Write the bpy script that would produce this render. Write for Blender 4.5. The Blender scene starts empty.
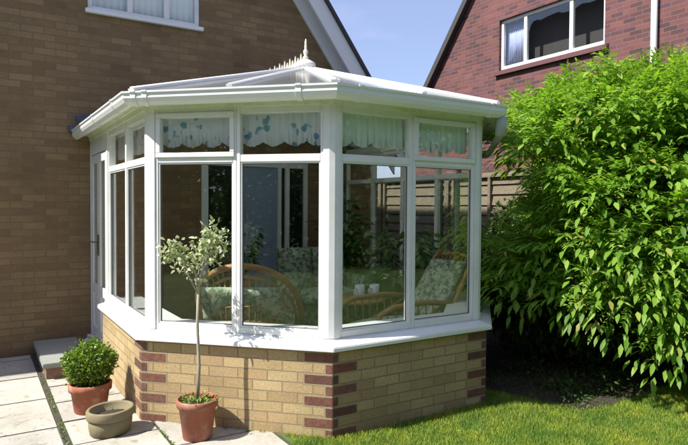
import bpy, bmesh, math, random
import numpy as np
from mathutils import Vector, Matrix
R = math.radians
random.seed(7); rng = np.random.default_rng(7)
scene = bpy.context.scene

# ------------------------------------------------------------------ camera
cam = bpy.data.cameras.new('camera'); cam_ob = bpy.data.objects.new('camera', cam)
scene.collection.objects.link(cam_ob); scene.camera = cam_ob
cam.sensor_width = 36.0; cam.lens = 589.4 / 688 * 36.0
cam.clip_start = 0.05; cam.clip_end = 2000
TH, PITCH, ROLL = 0.559, 0.0273, 0.006
s, c, sp, cp = math.sin(TH), math.cos(TH), math.sin(PITCH), math.cos(PITCH)
fwd = Vector((s*cp, c*cp, -sp)); rt = Vector((c, -s, 0)); up = Vector((s*sp, c*sp, cp))
rt2 = rt*math.cos(ROLL) + up*math.sin(ROLL); up2 = up*math.cos(ROLL) - rt*math.sin(ROLL)
M = Matrix((rt2, up2, -fwd)).transposed().to_4x4(); M.translation = Vector((-2.1115, -3.5348, 1.6132))
cam_ob.matrix_world = M

# ------------------------------------------------------------------ sky and sun
SUN = Vector((-0.63, 0.088, 0.77)).normalized()        # direction towards the sun
world = bpy.data.worlds.new('World'); scene.world = world; world.use_nodes = True
wn = world.node_tree; bg = wn.nodes['Background']
sky = wn.nodes.new('ShaderNodeTexSky'); sky.sky_type = 'NISHITA'; sky.sun_disc = False
sky.sun_elevation = math.asin(SUN.z); sky.sun_rotation = math.atan2(SUN.x, SUN.y)
sky.air_density = 1.0; sky.dust_density = 1.2; sky.ozone_density = 5.0
tc = wn.nodes.new('ShaderNodeTexCoord'); mpw = wn.nodes.new('ShaderNodeMapping'); mpw.inputs['Scale'].default_value = (1, 1, 3.2)
wn.links.new(tc.outputs['Generated'], mpw.inputs[0])
cn = wn.nodes.new('ShaderNodeTexNoise'); cn.inputs['Scale'].default_value = 2.1; cn.inputs['Detail'].default_value = 7; cn.inputs['Roughness'].default_value = .55
wn.links.new(mpw.outputs[0], cn.inputs['Vector'])
cr = wn.nodes.new('ShaderNodeValToRGB'); cr.color_ramp.elements[0].position = .40; cr.color_ramp.elements[0].color = (.24, .24, .24, 1); cr.color_ramp.elements[1].position = .72; cr.color_ramp.elements[1].color = (.72, .72, .72, 1)
wn.links.new(cn.outputs[0], cr.inputs[0])
mx = wn.nodes.new('ShaderNodeMix'); mx.data_type = 'RGBA'; mx.inputs[7].default_value = (5.2, 5.2, 7.7, 1)
wn.links.new(cr.outputs[0], mx.inputs[0]); wn.links.new(sky.outputs[0], mx.inputs[6])
wn.links.new(mx.outputs[2], bg.inputs[0]); bg.inputs[1].default_value = 0.10
sun = bpy.data.lights.new('sun', 'SUN'); sun.energy = 5.0; sun.angle = R(0.53); sun.color = (1.0, 0.965, 0.90)
sun_ob = bpy.data.objects.new('sun', sun); scene.collection.objects.link(sun_ob)
sun_ob.rotation_euler = SUN.to_track_quat('Z', 'Y').to_euler()
vs = scene.view_settings; vs.view_transform = 'Standard'; vs.look = 'None'; vs.gamma = 1; vs.use_curve_mapping = False
vs.exposure = 0.85
scene.render.engine = 'CYCLES'
scene.cycles.max_bounces = 8; scene.cycles.transparent_max_bounces = 16

# ------------------------------------------------------------------ materials
class NT:
    def __init__(self, name):
        self.m = bpy.data.materials.new(name); self.m.use_nodes = True
        self.t = self.m.node_tree; self.t.nodes.clear()
        self.out = self.t.nodes.new('ShaderNodeOutputMaterial')
    def n(self, kind, **kw):
        nd = self.t.nodes.new(kind)
        for k, v in kw.items():
            if k.startswith('i_'):
                key = k[2:]
                key = int(key) if key.isdigit() else key.replace('_', ' ')
                self.set(nd.inputs[key], v)
            else: setattr(nd, k, v)
        return nd
    def set(self, sock, v):
        if isinstance(v, bpy.types.NodeSocket): self.t.links.new(v, sock)
        elif hasattr(v, 'outputs'): self.t.links.new(v.outputs[0], sock)
        else: sock.default_value = v
    def ramp(self, fac, stops, interp='LINEAR'):
        r = self.n('ShaderNodeValToRGB'); self.set(r.inputs[0], fac); cr = r.color_ramp; cr.interpolation = interp
        while len(cr.elements) < len(stops): cr.elements.new(0.5)
        for e, (p, col) in zip(cr.elements, stops): e.position = p; e.color = (*col, 1)
        return r.outputs[0]
    def mix(self, fac, a, b, mode='MIX'):
        m = self.n('ShaderNodeMix', data_type='RGBA', blend_type=mode)
        self.set(m.inputs[0], fac)
        for i, v in ((6, a), (7, b)):
            if isinstance(v, tuple): v = (*v, 1) if len(v) == 3 else v
            self.set(m.inputs[i], v)
        return m.outputs[2]
    def noise(self, vec=None, scale=5, detail=4, rough=.6, out=0):
        nd = self.n('ShaderNodeTexNoise', i_Scale=scale, i_Detail=detail, i_Roughness=rough)
        if vec is not None: self.set(nd.inputs['Vector'], vec)
        return nd.outputs[out]
    def obj(self): return self.n('ShaderNodeTexCoord').outputs['Object']
    def uv(self): return self.n('ShaderNodeUVMap').outputs[0]
    def math(self, op, a, b=0.0):
        m = self.n('ShaderNodeMath', operation=op); self.set(m.inputs[0], a); self.set(m.inputs[1], b); return m.outputs[0]
    def bump(self, h, strength=.3, dist=.01):
        return self.n('ShaderNodeBump', i_Strength=strength, i_Distance=dist, i_Height=h).outputs[0]
    def principled(self, col, rough=.6, normal=None, **kw):
        p = self.n('ShaderNodeBsdfPrincipled')
        if isinstance(col, tuple): col = (*col, 1)
        self.set(p.inputs['Base Color'], col); self.set(p.inputs['Roughness'], rough)
        if normal is not None: self.set(p.inputs['Normal'], normal)
        for k, v in kw.items(): self.set(p.inputs[k.replace('_', ' ')], v)
        return p.outputs[0]
    def done(self, sh):
        self.t.links.new(sh, self.out.inputs[0]); return self.m

def brick_mat(name, stops, mortar, bw=.225, bh=.075, ms=.006, weather=(.75, 1.15), bump=.5, soil=0.0):
    t = NT(name); uv = t.uv()
    # a little waviness keeps the courses from being ruler straight
    wob = t.n('ShaderNodeVectorMath', operation='SCALE'); t.set(wob.inputs[0], t.noise(uv, 6, 2, .5, 1)); wob.inputs[3].default_value = .006
    add = t.n('ShaderNodeVectorMath', operation='ADD'); t.set(add.inputs[0], uv); t.set(add.inputs[1], wob.outputs[0])
    b = t.n('ShaderNodeTexBrick', i_Vector=add.outputs[0], i_Scale=1.0, i_Mortar_Size=ms, i_Mortar_Smooth=.25, i_Bias=0.0,
            i_Brick_Width=bw, i_Row_Height=bh, i_Color1=(0, 0, 0, 1), i_Color2=(1, 1, 1, 1), i_Mortar=(.5, .5, .5, 1))
    b.offset = .5
    tint = t.ramp(b.outputs['Color'], stops)
    big = t.ramp(t.noise(uv, 1.1, 5, .65), [(.3, (weather[0],)*3), (.7, (weather[1],)*3)])
    fine = t.ramp(t.noise(uv, 60, 4, .7), [(.25, (.72,)*3), (.75, (1.22,)*3)])
    col = t.mix(1.0, t.mix(1.0, tint, big, 'MULTIPLY'), fine, 'MULTIPLY')
    mo = t.mix(t.noise(uv, 25, 3), tuple(x*.75 for x in mortar), mortar)
    col = t.mix(b.outputs['Fac'], col, mo)
    h = t.math('ADD', t.math('MULTIPLY', b.outputs['Fac'], -1.0), t.math('MULTIPLY', t.noise(uv, 90, 3), .35))
    return t.done(t.principled(col, .88, t.bump(h, bump, .006)))

def plain(name, col, rough=.5, var=.12, scale=14, bump=0.0, bscale=120, **kw):
    t = NT(name); o = t.obj()
    cc = t.mix(t.noise(o, scale, 5, .65), tuple(x*(1-var) for x in col), tuple(min(1, x*(1+var)) for x in col))
    nrm = t.bump(t.noise(o, bscale, 3), bump, .004) if bump else None
    return t.done(t.principled(cc, rough, nrm, **kw))

def upvc():
    t = NT('white_upvc'); o = t.obj()
    d = t.ramp(t.noise(o, 3.0, 6, .7), [(.35, (.80, .80, .79)), (.62, (.71, .72, .67))])
    d2 = t.ramp(t.noise(o, 38, 3, .7), [(.68, (1, 1, 1)), (.9, (.86, .85, .80))])
    return t.done(t.principled(t.mix(1.0, d, d2, 'MULTIPLY'), .32, t.bump(t.noise(o, 9, 2), .03, .01)))

def glass(name, tint=(.965, .985, .975), refl=1.0):
    t = NT(name)
    geo = t.n('ShaderNodeNewGeometry')                  # leaving the sheet the index turns round
    ior = t.math('SUBTRACT', 1.52, t.math('MULTIPLY', geo.outputs['Backfacing'], 1.52-1/1.52))
    fr = t.n('ShaderNodeFresnel'); t.set(fr.inputs['IOR'], ior)
    nrm = t.bump(t.noise(t.obj(), 1.6, 2), .12, .02)
    gl = t.n('ShaderNodeBsdfGlossy', i_Roughness=.015, i_Normal=nrm); gl.inputs[0].default_value = (1, 1, 1, 1)
    tr = t.n('ShaderNodeBsdfTransparent'); tr.inputs[0].default_value = (*tint, 1)
    f = t.math('MINIMUM', t.math('MULTIPLY', fr.outputs[0], 1.25*refl), 1.0)
    mx = t.n('ShaderNodeMixShader'); t.set(mx.inputs[0], f); t.set(mx.inputs[1], tr.outputs[0]); t.set(mx.inputs[2], gl.outputs[0])
    return t.done(mx.outputs[0])

def leaf_mat(name, stops, trans=.35, rough=.42, spec=.4, tcol=(1.5, 1.6, .6)):
    t = NT(name); g = t.n('ShaderNodeNewGeometry')
    col = t.ramp(g.outputs['Random Per Island'], stops)
    p = t.n('ShaderNodeBsdfPrincipled', i_Roughness=rough); t.set(p.inputs['Base Color'], col); p.inputs['Specular IOR Level'].default_value = spec
    tl = t.n('ShaderNodeBsdfTranslucent'); t.set(tl.inputs[0], t.mix(1.0, col, (*tcol, 1), 'MULTIPLY'))
    mx = t.n('ShaderNodeMixShader'); mx.inputs[0].default_value = trans
    t.set(mx.inputs[1], p.outputs[0]); t.set(mx.inputs[2], tl.outputs[0])
    return t.done(mx.outputs[0])

def grass_mat():
    t = NT('grass_blade'); g = t.n('ShaderNodeNewGeometry'); o = t.obj()
    a = t.ramp(g.outputs['Random Per Island'], [(0, (.13, .22, .02)), (.5, (.215, .325, .03)), (.9, (.30, .38, .045)), (1, (.42, .38, .13))])
    b = t.mix(1.0, a, t.ramp(t.noise(o, 3.3, 5, .7), [(.36, (.50, .70, .62)), (.52, (1, 1, 1)), (.66, (1.5, 1.22, .95))]), 'MULTIPLY')
    p = t.principled(b, .6); tl = t.n('ShaderNodeBsdfTranslucent'); t.set(tl.inputs[0], b)
    mx = t.n('ShaderNodeMixShader'); mx.inputs[0].default_value = .35; t.set(mx.inputs[1], p); t.set(mx.inputs[2], tl.outputs[0])
    return t.done(mx.outputs[0])

def floral(name, base, greens):
    t = NT(name); o = t.obj()
    m1 = t.ramp(t.noise(o, 19, 5, .72), [(.50, (0, 0, 0)), (.54, (1, 1, 1))])
    m2 = t.ramp(t.noise(o, 8.5, 4, .7), [(.47, (0, 0, 0)), (.55, (1, 1, 1))])
    m3 = t.ramp(t.noise(o, 33, 4, .7), [(.60, (0, 0, 0)), (.63, (1, 1, 1))])
    c1 = t.mix(m2, base, greens[0]); c1 = t.mix(m1, c1, greens[1]); c1 = t.mix(m3, c1, greens[2])
    return t.done(t.principled(c1, .9))

def wood_mat(name, a, b, scale=(2, 40, 2), rough=.7):
    t = NT(name); mp = t.n('ShaderNodeMapping'); t.set(mp.inputs[0], t.obj()); mp.inputs['Scale'].default_value = scale
    n = t.noise(mp.outputs[0], 3, 6, .7)
    return t.done(t.principled(t.ramp(n, [(.3, a), (.7, b)]), rough, t.bump(n, .25, .004)))

def slab_mat():
    t = NT('paving_stone'); g = t.n('ShaderNodeNewGeometry'); o = t.obj()
    base = t.ramp(g.outputs['Random Per Island'], [(0, (.40, .38, .33)), (.5, (.45, .43, .375)), (1, (.36, .345, .31))])
    st = t.ramp(t.noise(o, 2.3, 6, .7), [(.35, (1.06,)*3), (.55, (.92, .91, .88)), (.75, (.68, .67, .60))])
    fi = t.ramp(t.noise(o, 55, 4, .75), [(.3, (.82,)*3), (.6, (1.05,)*3)])
    sp_ = t.ramp(t.noise(o, 11, 3, .6), [(.58, (1, 1, 1)), (.70, (.62, .61, .54))])
    col = t.mix(1.0, t.mix(1.0, t.mix(1.0, base, st, 'MULTIPLY'), fi, 'MULTIPLY'), sp_, 'MULTIPLY')
    return t.done(t.principled(col, .85, t.bump(t.noise(o, 35, 5, .7), .35, .006)))

def ground_mat(name, stops, scale=2.5):
    t = NT(name); o = t.obj()
    a = t.ramp(t.noise(o, scale, 7, .75), stops)
    f = t.ramp(t.noise(o, 90, 3, .7), [(.25, (.6,)*3), (.75, (1.3,)*3)])
    return t.done(t.principled(t.mix(1.0, a, f, 'MULTIPLY'), .95, t.bump(t.noise(o, 60, 4, .7), .6, .02)))

def terracotta(name, col, pale=(.62, .50, .42)):
    t = NT(name); o = t.obj()
    bloom = t.ramp(t.noise(o, 7, 6, .7), [(.48, (0, 0, 0)), (.72, (.75,)*3)])
    cc = t.mix(bloom, t.mix(t.noise(o, 20, 4), tuple(x*.75 for x in col), col), pale)
    return t.done(t.principled(cc, .85, t.bump(t.noise(o, 45, 4), .25, .005)))

def roof_sheet():
    t = NT('polycarbonate_sheet'); o = t.obj()
    st = t.ramp(t.noise(o, 1.7, 6, .7), [(.35, (.62, .65, .67)), (.7, (.50, .53, .55))])
    d = t.n('ShaderNodeBsdfDiffuse'); t.set(d.inputs[0], st)
    tl = t.n('ShaderNodeBsdfTranslucent'); t.set(tl.inputs[0], st)
    gl = t.n('ShaderNodeBsdfGlossy', i_Roughness=.12)
    m1 = t.n('ShaderNodeMixShader'); m1.inputs[0].default_value = .72; t.set(m1.inputs[1], d.outputs[0]); t.set(m1.inputs[2], tl.outputs[0])
    fr = t.n('ShaderNodeFresnel', i_IOR=1.5)
    m2 = t.n('ShaderNodeMixShader'); t.set(m2.inputs[0], fr.outputs[0]); t.set(m2.inputs[1], m1.outputs[0]); t.set(m2.inputs[2], gl.outputs[0])
    tr = t.n('ShaderNodeBsdfTransparent'); tr.inputs[0].default_value = (.86, .90, .90, 1)
    m3 = t.n('ShaderNodeMixShader'); m3.inputs[0].default_value = .18; t.set(m3.inputs[1], m2.outputs[0]); t.set(m3.inputs[2], tr.outputs[0])
    return t.done(m3.outputs[0])

def lace_mat():
    t = NT('lace_fabric'); o = t.obj()
    v = t.n('ShaderNodeTexVoronoi', i_Scale=13.0, i_Vector=o)
    f = t.math('ADD', v.outputs['Distance'], t.math('MULTIPLY', t.noise(o, 40, 3), .30))
    pick = t.ramp(t.noise(o, 4.5, 2), [(.46, (0, 0, 0)), (.50, (1, 1, 1))])
    motif = t.mix(v.outputs['Color'], (.30, .48, .72), (.42, .62, .62))
    c1 = t.mix(t.ramp(f, [(.46, (1, 1, 1)), (.50, (0, 0, 0))]), (.95, .96, .97), motif)
    col = t.mix(pick, (.95, .96, .98), c1)
    d = t.n('ShaderNodeBsdfDiffuse'); t.set(d.inputs[0], col)
    tl = t.n('ShaderNodeBsdfTranslucent'); t.set(tl.inputs[0], col)
    m1 = t.n('ShaderNodeMixShader'); m1.inputs[0].default_value = .42; t.set(m1.inputs[1], d.outputs[0]); t.set(m1.inputs[2], tl.outputs[0])
    return t.done(m1.outputs[0])

MAT = dict(
    brown=brick_mat('brown_brick', [(0, (.195, .12, .057)), (.25, (.232, .146, .068)), (.6, (.252, .165, .078)), (.85, (.28, .188, .092)), (1, (.212, .124, .062))], (.205, .145, .08), bw=.225, bump=.7, weather=(.68, 1.16)),
    buff=brick_mat('buff_brick', [(0, (.34, .24, .115)), (.35, (.42, .31, .15)), (.7, (.46, .345, .175)), (1, (.38, .26, .13))], (.29, .222, .125), weather=(.76, 1.12), bump=1.0, ms=.005),
    red=brick_mat('red_brick', [(0, (.075, .036, .040)), (.35, (.145, .050, .048)), (.7, (.195, .068, .056)), (1, (.11, .046, .060))], (.155, .112, .105), ms=.007),
    quoin=None,
    quoin_mortar=plain('mortar', (.28, .225, .135), .9, .15, 30),
    white=upvc(), glass=glass('window_glass'), sheet=roof_sheet(), lace=lace_mat(), greenlace=plain('pale_green_fabric', (.80, .88, .80), .9, .08, 7),
    darkglass=None,
    oldpipe=plain('grey_green_plastic', (.33, .38, .31), .5, .15, 12),
    lawn_bounce=None,
    gutter=plain('white_gutter_plastic', (.74, .75, .72), .35, .06, 5),
    finial=plain('cream_cresting', (.72, .66, .50), .5),
    lead=plain('lead_flashing', (.07, .085, .12), .55, .2),
    floor=plain('interior_floor_tile', (.22, .15, .10), .45, .2, 6),
    cane=wood_mat('cane', (.24, .11, .035), (.42, .22, .08), (20, 20, 20), .5),
    floral=floral('floral_fabric', (.30, .33, .25), ((.22, .30, .20), (.05, .10, .04), (.26, .20, .14))),
    floral2=floral('pale_floral_fabric', (.46, .46, .36), ((.30, .36, .26), (.12, .18, .09), (.36, .26, .18))),
    slab=slab_mat(), joint=ground_mat('joint_soil', [(.3, (.045, .042, .03)), (.7, (.08, .075, .05))], 6),
    step=plain('grey_step_stone', (.24, .245, .22), .85, .2, 9, .3),
    stepbrick=plain('step_riser_brick', (.20, .12, .08), .9, .25, 14, .3),
    lawn=ground_mat('turf', [(.3, (.055, .10, .018)), (.7, (.085, .145, .028))]),
    far=ground_mat('far_ground', [(.3, (.05, .09, .02)), (.7, (.08, .12, .03))], .5),
    soil=ground_mat('garden_soil', [(.3, (.022, .016, .010)), (.7, (.05, .037, .023))], 5),
    blade=grass_mat(),
    shrub=leaf_mat('bright_green_leaf', [(0, (.08, .18, .018)), (.25, (.14, .275, .026)), (.75, (.215, .36, .045)), (.96, (.30, .41, .08)), (1, (.32, .27, .08))], .45, .5, .3),
    box=leaf_mat('box_leaf', [(0, (.05, .12, .012)), (.55, (.13, .22, .025)), (1, (.28, .34, .045))], .25, .4, .4),
    pale=leaf_mat('variegated_leaf', [(0, (.24, .31, .12)), (.35, (.42, .47, .26)), (.7, (.60, .62, .44)), (1, (.30, .37, .14))], .3, .5, .3, (1.1, 1.15, .8)),
    hplant=leaf_mat('houseplant_leaf', [(0, (.03, .08, .02)), (1, (.08, .17, .04))], .25, .35, .5),
    dark=leaf_mat('hedge_leaf', [(0, (.03, .065, .012)), (.6, (.06, .115, .02)), (1, (.10, .16, .03))], .25, .5, .3),
    shade_leaf=leaf_mat('shade_dark_leaf', [(0, (.025, .055, .012)), (.7, (.05, .09, .02)), (1, (.09, .10, .03))], .15, .6, .2),  # leaf colour made dark to stand for the shade below the shrub
    bark=wood_mat('shrub_bark', (.06, .042, .028), (.14, .105, .07), (9, 9, 2), .9),
    stem=wood_mat('pale_stem', (.22, .20, .15), (.38, .35, .27), (9, 9, 2), .85),
    pot=terracotta('terracotta', (.36, .115, .055), (.50, .36, .28)), pot2=terracotta('old_terracotta', (.31, .105, .06), (.42, .27, .20)),
    stonepot=None,
    fence=wood_mat('weathered_fence_wood', (.10, .08, .05), (.22, .18, .12), (2.5, 5, 26), .9),
    verge=plain('dark_verge_tile', (.05, .045, .045), .8, .25, 8),
    roof=plain('roof_tile', (.10, .075, .06), .85, .3, 5, .5, 20),
    sillred=plain('dark_sill_tile', (.12, .05, .05), .7, .3, 12),
    frieze=plain('painted_white_timber', (.72, .73, .74), .5, .06, 4),
    curtain=plain('blue_grey_curtain', (.40, .42, .62), .9, .2, 9),
    netcurtain=plain('white_net_curtain', (.90, .90, .93), .9, .04, 6),
    bluedoor=plain('pale_blue_door_paint', (.25, .325, .44), .45, .06, 4),
    gasket=plain('grey_rubber', (.10, .10, .10), .6),
    metal=plain('handle_metal', (.35, .33, .28), .3, .05, 5, Metallic=1.0),
    mug=plain('pale_ceramic', (.62, .64, .64), .25),
)
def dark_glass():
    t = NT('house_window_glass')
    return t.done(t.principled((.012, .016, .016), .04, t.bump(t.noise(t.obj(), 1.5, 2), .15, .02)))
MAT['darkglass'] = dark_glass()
def quoin_mat():
    t = NT('red_quoin_brick'); g = t.n('ShaderNodeNewGeometry'); o = t.obj()
    a = t.ramp(g.outputs['Random Per Island'], [(0, (.115, .05, .034)), (.5, (.175, .068, .044)), (1, (.155, .082, .052))])
    f = t.ramp(t.noise(o, 28, 5, .7), [(.3, (.6,)*3), (.7, (1.25,)*3)])
    return t.done(t.principled(t.mix(1.0, a, f, 'MULTIPLY'), .9, t.bump(t.noise(o, 60, 4), .5, .006)))
MAT['quoin'] = quoin_mat()
def stone_pot():
    t = NT('mossy_stone'); o = t.obj()
    a = t.mix(t.noise(o, 12, 5), (.13, .10, .055), (.30, .25, .15))
    g = t.ramp(t.noise(o, 6, 5, .7), [(.45, (0, 0, 0)), (.65, (.8,)*3)])
    return t.done(t.principled(t.mix(g, a, (.17, .17, .075)), .92, t.bump(t.noise(o, 40, 4), .4, .006)))
MAT['stonepot'] = stone_pot()
def lawn_bounce_white():  # patchy green of light bounced off the lawn, put into the white
    t = NT('lawn_bounce_white_upvc'); o = t.obj()
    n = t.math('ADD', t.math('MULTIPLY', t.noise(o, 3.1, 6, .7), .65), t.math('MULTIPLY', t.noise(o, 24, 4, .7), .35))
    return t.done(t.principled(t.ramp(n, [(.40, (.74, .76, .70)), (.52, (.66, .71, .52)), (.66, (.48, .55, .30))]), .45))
MAT['lawn_bounce'] = lawn_bounce_white()

# ------------------------------------------------------------------ object helpers
def link(o): scene.collection.objects.link(o); return o
def thing(name, label, cat, loc=(0, 0, 0), group=None):
    o = link(bpy.data.objects.new(name, None)); o.location = loc; o.empty_display_size = .2
    o['label'] = label; o['category'] = cat
    if group: o['group'] = group
    return o
def tag(o, label, cat, group=None):
    o['label'] = label; o['category'] = cat
    if group: o['group'] = group
    return o
def root_loc(p):
    v = Vector((0, 0, 0))
    while p is not None: v += p.location; p = p.parent
    return v

class MB:
    """collects shapes in world coordinates and links them as one mesh object"""
    def __init__(self): self.v = []; self.f = []; self.sm = []
    def add(self, verts, faces, smooth=False):
        k = len(self.v); self.v += [tuple(p) for p in verts]
        for f in faces: self.f.append([i+k for i in f]); self.sm.append(smooth)
    def prism(self, ring_a, ring_b, smooth=False):
        n = len(ring_a); fs = [list(range(n))[::-1], [n+i for i in range(n)]]
        self.add(list(ring_a)+list(ring_b), fs + [[i, (i+1) % n, n+(i+1) % n, n+i] for i in range(n)], smooth)
    def poly_z(self, pts, z0, z1): self.prism([(x, y, z0) for x, y in pts], [(x, y, z1) for x, y in pts])
    def box(self, x0, x1, y0, y1, z0, z1): self.poly_z([(x0, y0), (x1, y0), (x1, y1), (x0, y1)], z0, z1)
    def obox(self, p0, p1, w, t, upv=(0, 0, 1)):
        """bar from p0 to p1, width w sideways, thickness t along upv"""
        p0, p1 = Vector(p0), Vector(p1); d = (p1-p0).normalized(); sd = d.cross(Vector(upv)).normalized(); u = sd.cross(d).normalized()
        off = [(-w/2, -t/2), (w/2, -t/2), (w/2, t/2), (-w/2, t/2)]
        self.prism([p0+sd*a+u*b for a, b in off], [p1+sd*a+u*b for a, b in off])
    def tube(self, pts, rad, n=8, cap=True):
        pts = [Vector(p) for p in pts]; rs = rad if hasattr(rad, '__len__') else [rad]*len(pts)
        rings = []; ref = Vector((0, 0, 1))
        for i, p in enumerate(pts):
            d = (pts[min(i+1, len(pts)-1)]-pts[max(i-1, 0)]).normalized()
            if abs(d.dot(ref)) > .95: ref = Vector((1, .2, 0)).normalized()
            a = d.cross(ref).normalized(); b = a.cross(d).normalized(); ref = b
            rings.append([p+(a*math.cos(2*math.pi*k/n)+b*math.sin(2*math.pi*k/n))*rs[i] for k in range(n)])
        vs_ = [q for r in rings for q in r]; fs = []
        for i in range(len(rings)-1):
            for k in range(n): fs.append([i*n+k, i*n+(k+1) % n, (i+1)*n+(k+1) % n, (i+1)*n+k])
        if cap: fs += [list(range(n))[::-1], [(len(rings)-1)*n+k for k in range(n)]]
        self.add(vs_, fs, True)
    def lathe(self, cx, cy, prof, n=32, sx=1.0, sy=1.0, rot=0.0, wob=0.0):
        ph = [random.uniform(0, 6) for _ in range(3)]
        vs_ = []; m = len(prof)
        for r, z in prof:
            for k in range(n):
                a = 2*math.pi*k/n; rr = r*(1+wob*(math.sin(2*a+ph[0])+.6*math.sin(3*a+ph[1])))
                x, y = rr*sx*math.cos(a), rr*sy*math.sin(a)
                vs_.append((cx+x*math.cos(rot)-y*math.sin(rot), cy+x*math.sin(rot)+y*math.cos(rot), z))
        fs = [[i*n+k, i*n+(k+1) % n, (i+1)*n+(k+1) % n, (i+1)*n+k] for i in range(m-1) for k in range(n)]
        fs += [list(range(n))[::-1], [(m-1)*n+k for k in range(n)]]
        self.add(vs_, fs, True)
    def sweep(self, rings):
        """rings: equal length closed sections joined one to the next"""
        n = len(rings[0]); vs_ = [p for r in rings for p in r]; fs = [list(range(n))[::-1], [(len(rings)-1)*n+k for k in range(n)]]
        fs += [[i*n+k, i*n+(k+1) % n, (i+1)*n+(k+1) % n, (i+1)*n+k] for i in range(len(rings)-1) for k in range(n)]
        self.add(vs_, fs)
    def build(self, name, mat, parent=None, bevel=0.0, kind=None, fixn=True):
        me = bpy.data.meshes.new(name); off = root_loc(parent)
        me.from_pydata([tuple(Vector(p)-off) for p in self.v], [], self.f); me.validate()
        me.polygons.foreach_set('use_smooth', [s_ for s_ in self.sm][:len(me.polygons)] + [False]*max(0, len(me.polygons)-len(self.sm)))
        if fixn:
            bm = bmesh.new(); bm.from_mesh(me); bmesh.ops.recalc_face_normals(bm, faces=bm.faces)
            if bevel:
                es = [e for e in bm.edges if len(e.link_faces) == 2 and e.calc_face_angle(0) > .5]
                bmesh.ops.bevel(bm, geom=es, offset=bevel, segments=2, affect='EDGES', clamp_overlap=True)
            bm.to_mesh(me); bm.free()
        set_uv(me, off)
        me.materials.append(mat)
        o = link(bpy.data.objects.new(name, me)); o.parent = parent
        if kind: o['kind'] = kind
        return o

def set_uv(me, off):
    uvl = me.uv_layers.new(name='UVMap')
    for p in me.polygons:
        n = p.normal
        if abs(n.z) > .8:
            for li in p.loop_indices:
                co = me.vertices[me.loops[li].vertex_index].co+off; uvl.data[li].uv = (co.x, co.y)
        else:
            t = Vector((-n.y, n.x, 0)).normalized()
            for li in p.loop_indices:
                co = me.vertices[me.loops[li].vertex_index].co+off; uvl.data[li].uv = (co.dot(t), co.z)

def tri_mesh(name, V, F, mat, parent=None):
    off = np.array(root_loc(parent)); V = np.asarray(V, np.float32)-off.astype(np.float32); F = np.asarray(F, np.int32)
    me = bpy.data.meshes.new(name); me.vertices.add(len(V)); me.vertices.foreach_set('co', V.ravel())
    me.loops.add(F.size); me.loops.foreach_set('vertex_index', F.ravel())
    me.polygons.add(len(F)); me.polygons.foreach_set('loop_start', np.arange(0, F.size, F.shape[1], dtype=np.int32))
    me.update(calc_edges=True); me.validate(); me.materials.append(mat)
    o = link(bpy.data.objects.new(name, me)); o.parent = parent
    return o

def norm(a): return a/(np.linalg.norm(a, axis=-1, keepdims=True)+1e-9)
def leaves(P, D, N, L, Wd, fold=.25, droop=.15):
    """leaf shapes folded along the midrib: base P, direction D, normal N, length L, width Wd"""
    P, D, N = np.asarray(P), norm(np.asarray(D)), np.asarray(N)
    S = norm(np.cross(D, N)); N = norm(np.cross(S, D)); L = np.asarray(L)[:, None]; Wd = np.asarray(Wd)[:, None]
    b = P; m = P+D*L*.55; tip = P+D*L-N*L*droop
    l1 = P+D*L*.38+S*Wd*.5+N*Wd*fold; r1 = P+D*L*.38-S*Wd*.5+N*Wd*fold
    l2 = P+D*L*.72+S*Wd*.34+N*(Wd*fold*.6-L*droop*.4); r2 = P+D*L*.72-S*Wd*.34+N*(Wd*fold*.6-L*droop*.4)
    V = np.stack([b, l1, l2, tip, r2, r1, m], 1).reshape(-1, 3)
    k = np.arange(len(P))[:, None]*7
    F = np.concatenate([k+np.array([[0, 6, 1]]), k+np.array([[1, 6, 2]]), k+np.array([[2, 6, 3]]), k+np.array([[3, 6, 4]]), k+np.array([[4, 6, 5]]), k+np.array([[5, 6, 0]])], 0)
    return V, F
def unit(n): return norm(rng.normal(size=(n, 3)))

# ------------------------------------------------------------------ conservatory plan
L = 1.432; H2 = L/math.sqrt(2); WALL = 3.60
AB, BC, CD, DE = (-H2, H2), (0.0, 0.0), (L, 0.0), (L+H2, H2)
A0, E1 = (-H2, WALL), (L+H2, WALL)
CX, CY = L/2, 1.729                                     # hub of the bay roof
def path(o, ya=WALL, ye=WALL):
    """plan corners of the bay pushed outwards by o, from the house round to the house"""
    t = o*math.tan(math.pi/8)
    return [(-H2-o, ya), (-H2-o, H2-t), (-t, -o), (L+t, -o), (L+H2+o, H2-t), (L+H2+o, ye)]
def swept(mb, prof, ya=WALL, ye=WALL):
    ps = [path(o, ya, ye) for o, z in prof]
    mb.sweep([[(ps[k][i][0], ps[k][i][1], prof[k][1]) for k in range(len(prof))] for i in range(6)])
class Facet:
    def __init__(self, a, b):
        self.a, self.b = Vector((*a, 0)), Vector((*b, 0)); self.len = (self.b-self.a).length
        self.t = (self.b-self.a)/self.len; self.n = Vector((self.t.y, -self.t.x, 0))    # outward
    def p(self, s_, o, z): v = self.a+self.t*s_+self.n*o; return (v.x, v.y, z)
    def box(self, mb, s0, s1, o0, o1, z0, z1):
        r = [(s0, o0), (s1, o0), (s1, o1), (s0, o1)]
        mb.prism([self.p(*q, z0) for q in r], [self.p(*q, z1) for q in r])
FA, FB, FC, FD, FE = Facet((-H2, 2.56), AB), Facet(AB, BC), Facet(BC, CD), Facet(CD, DE), Facet(DE, E1)

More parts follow.
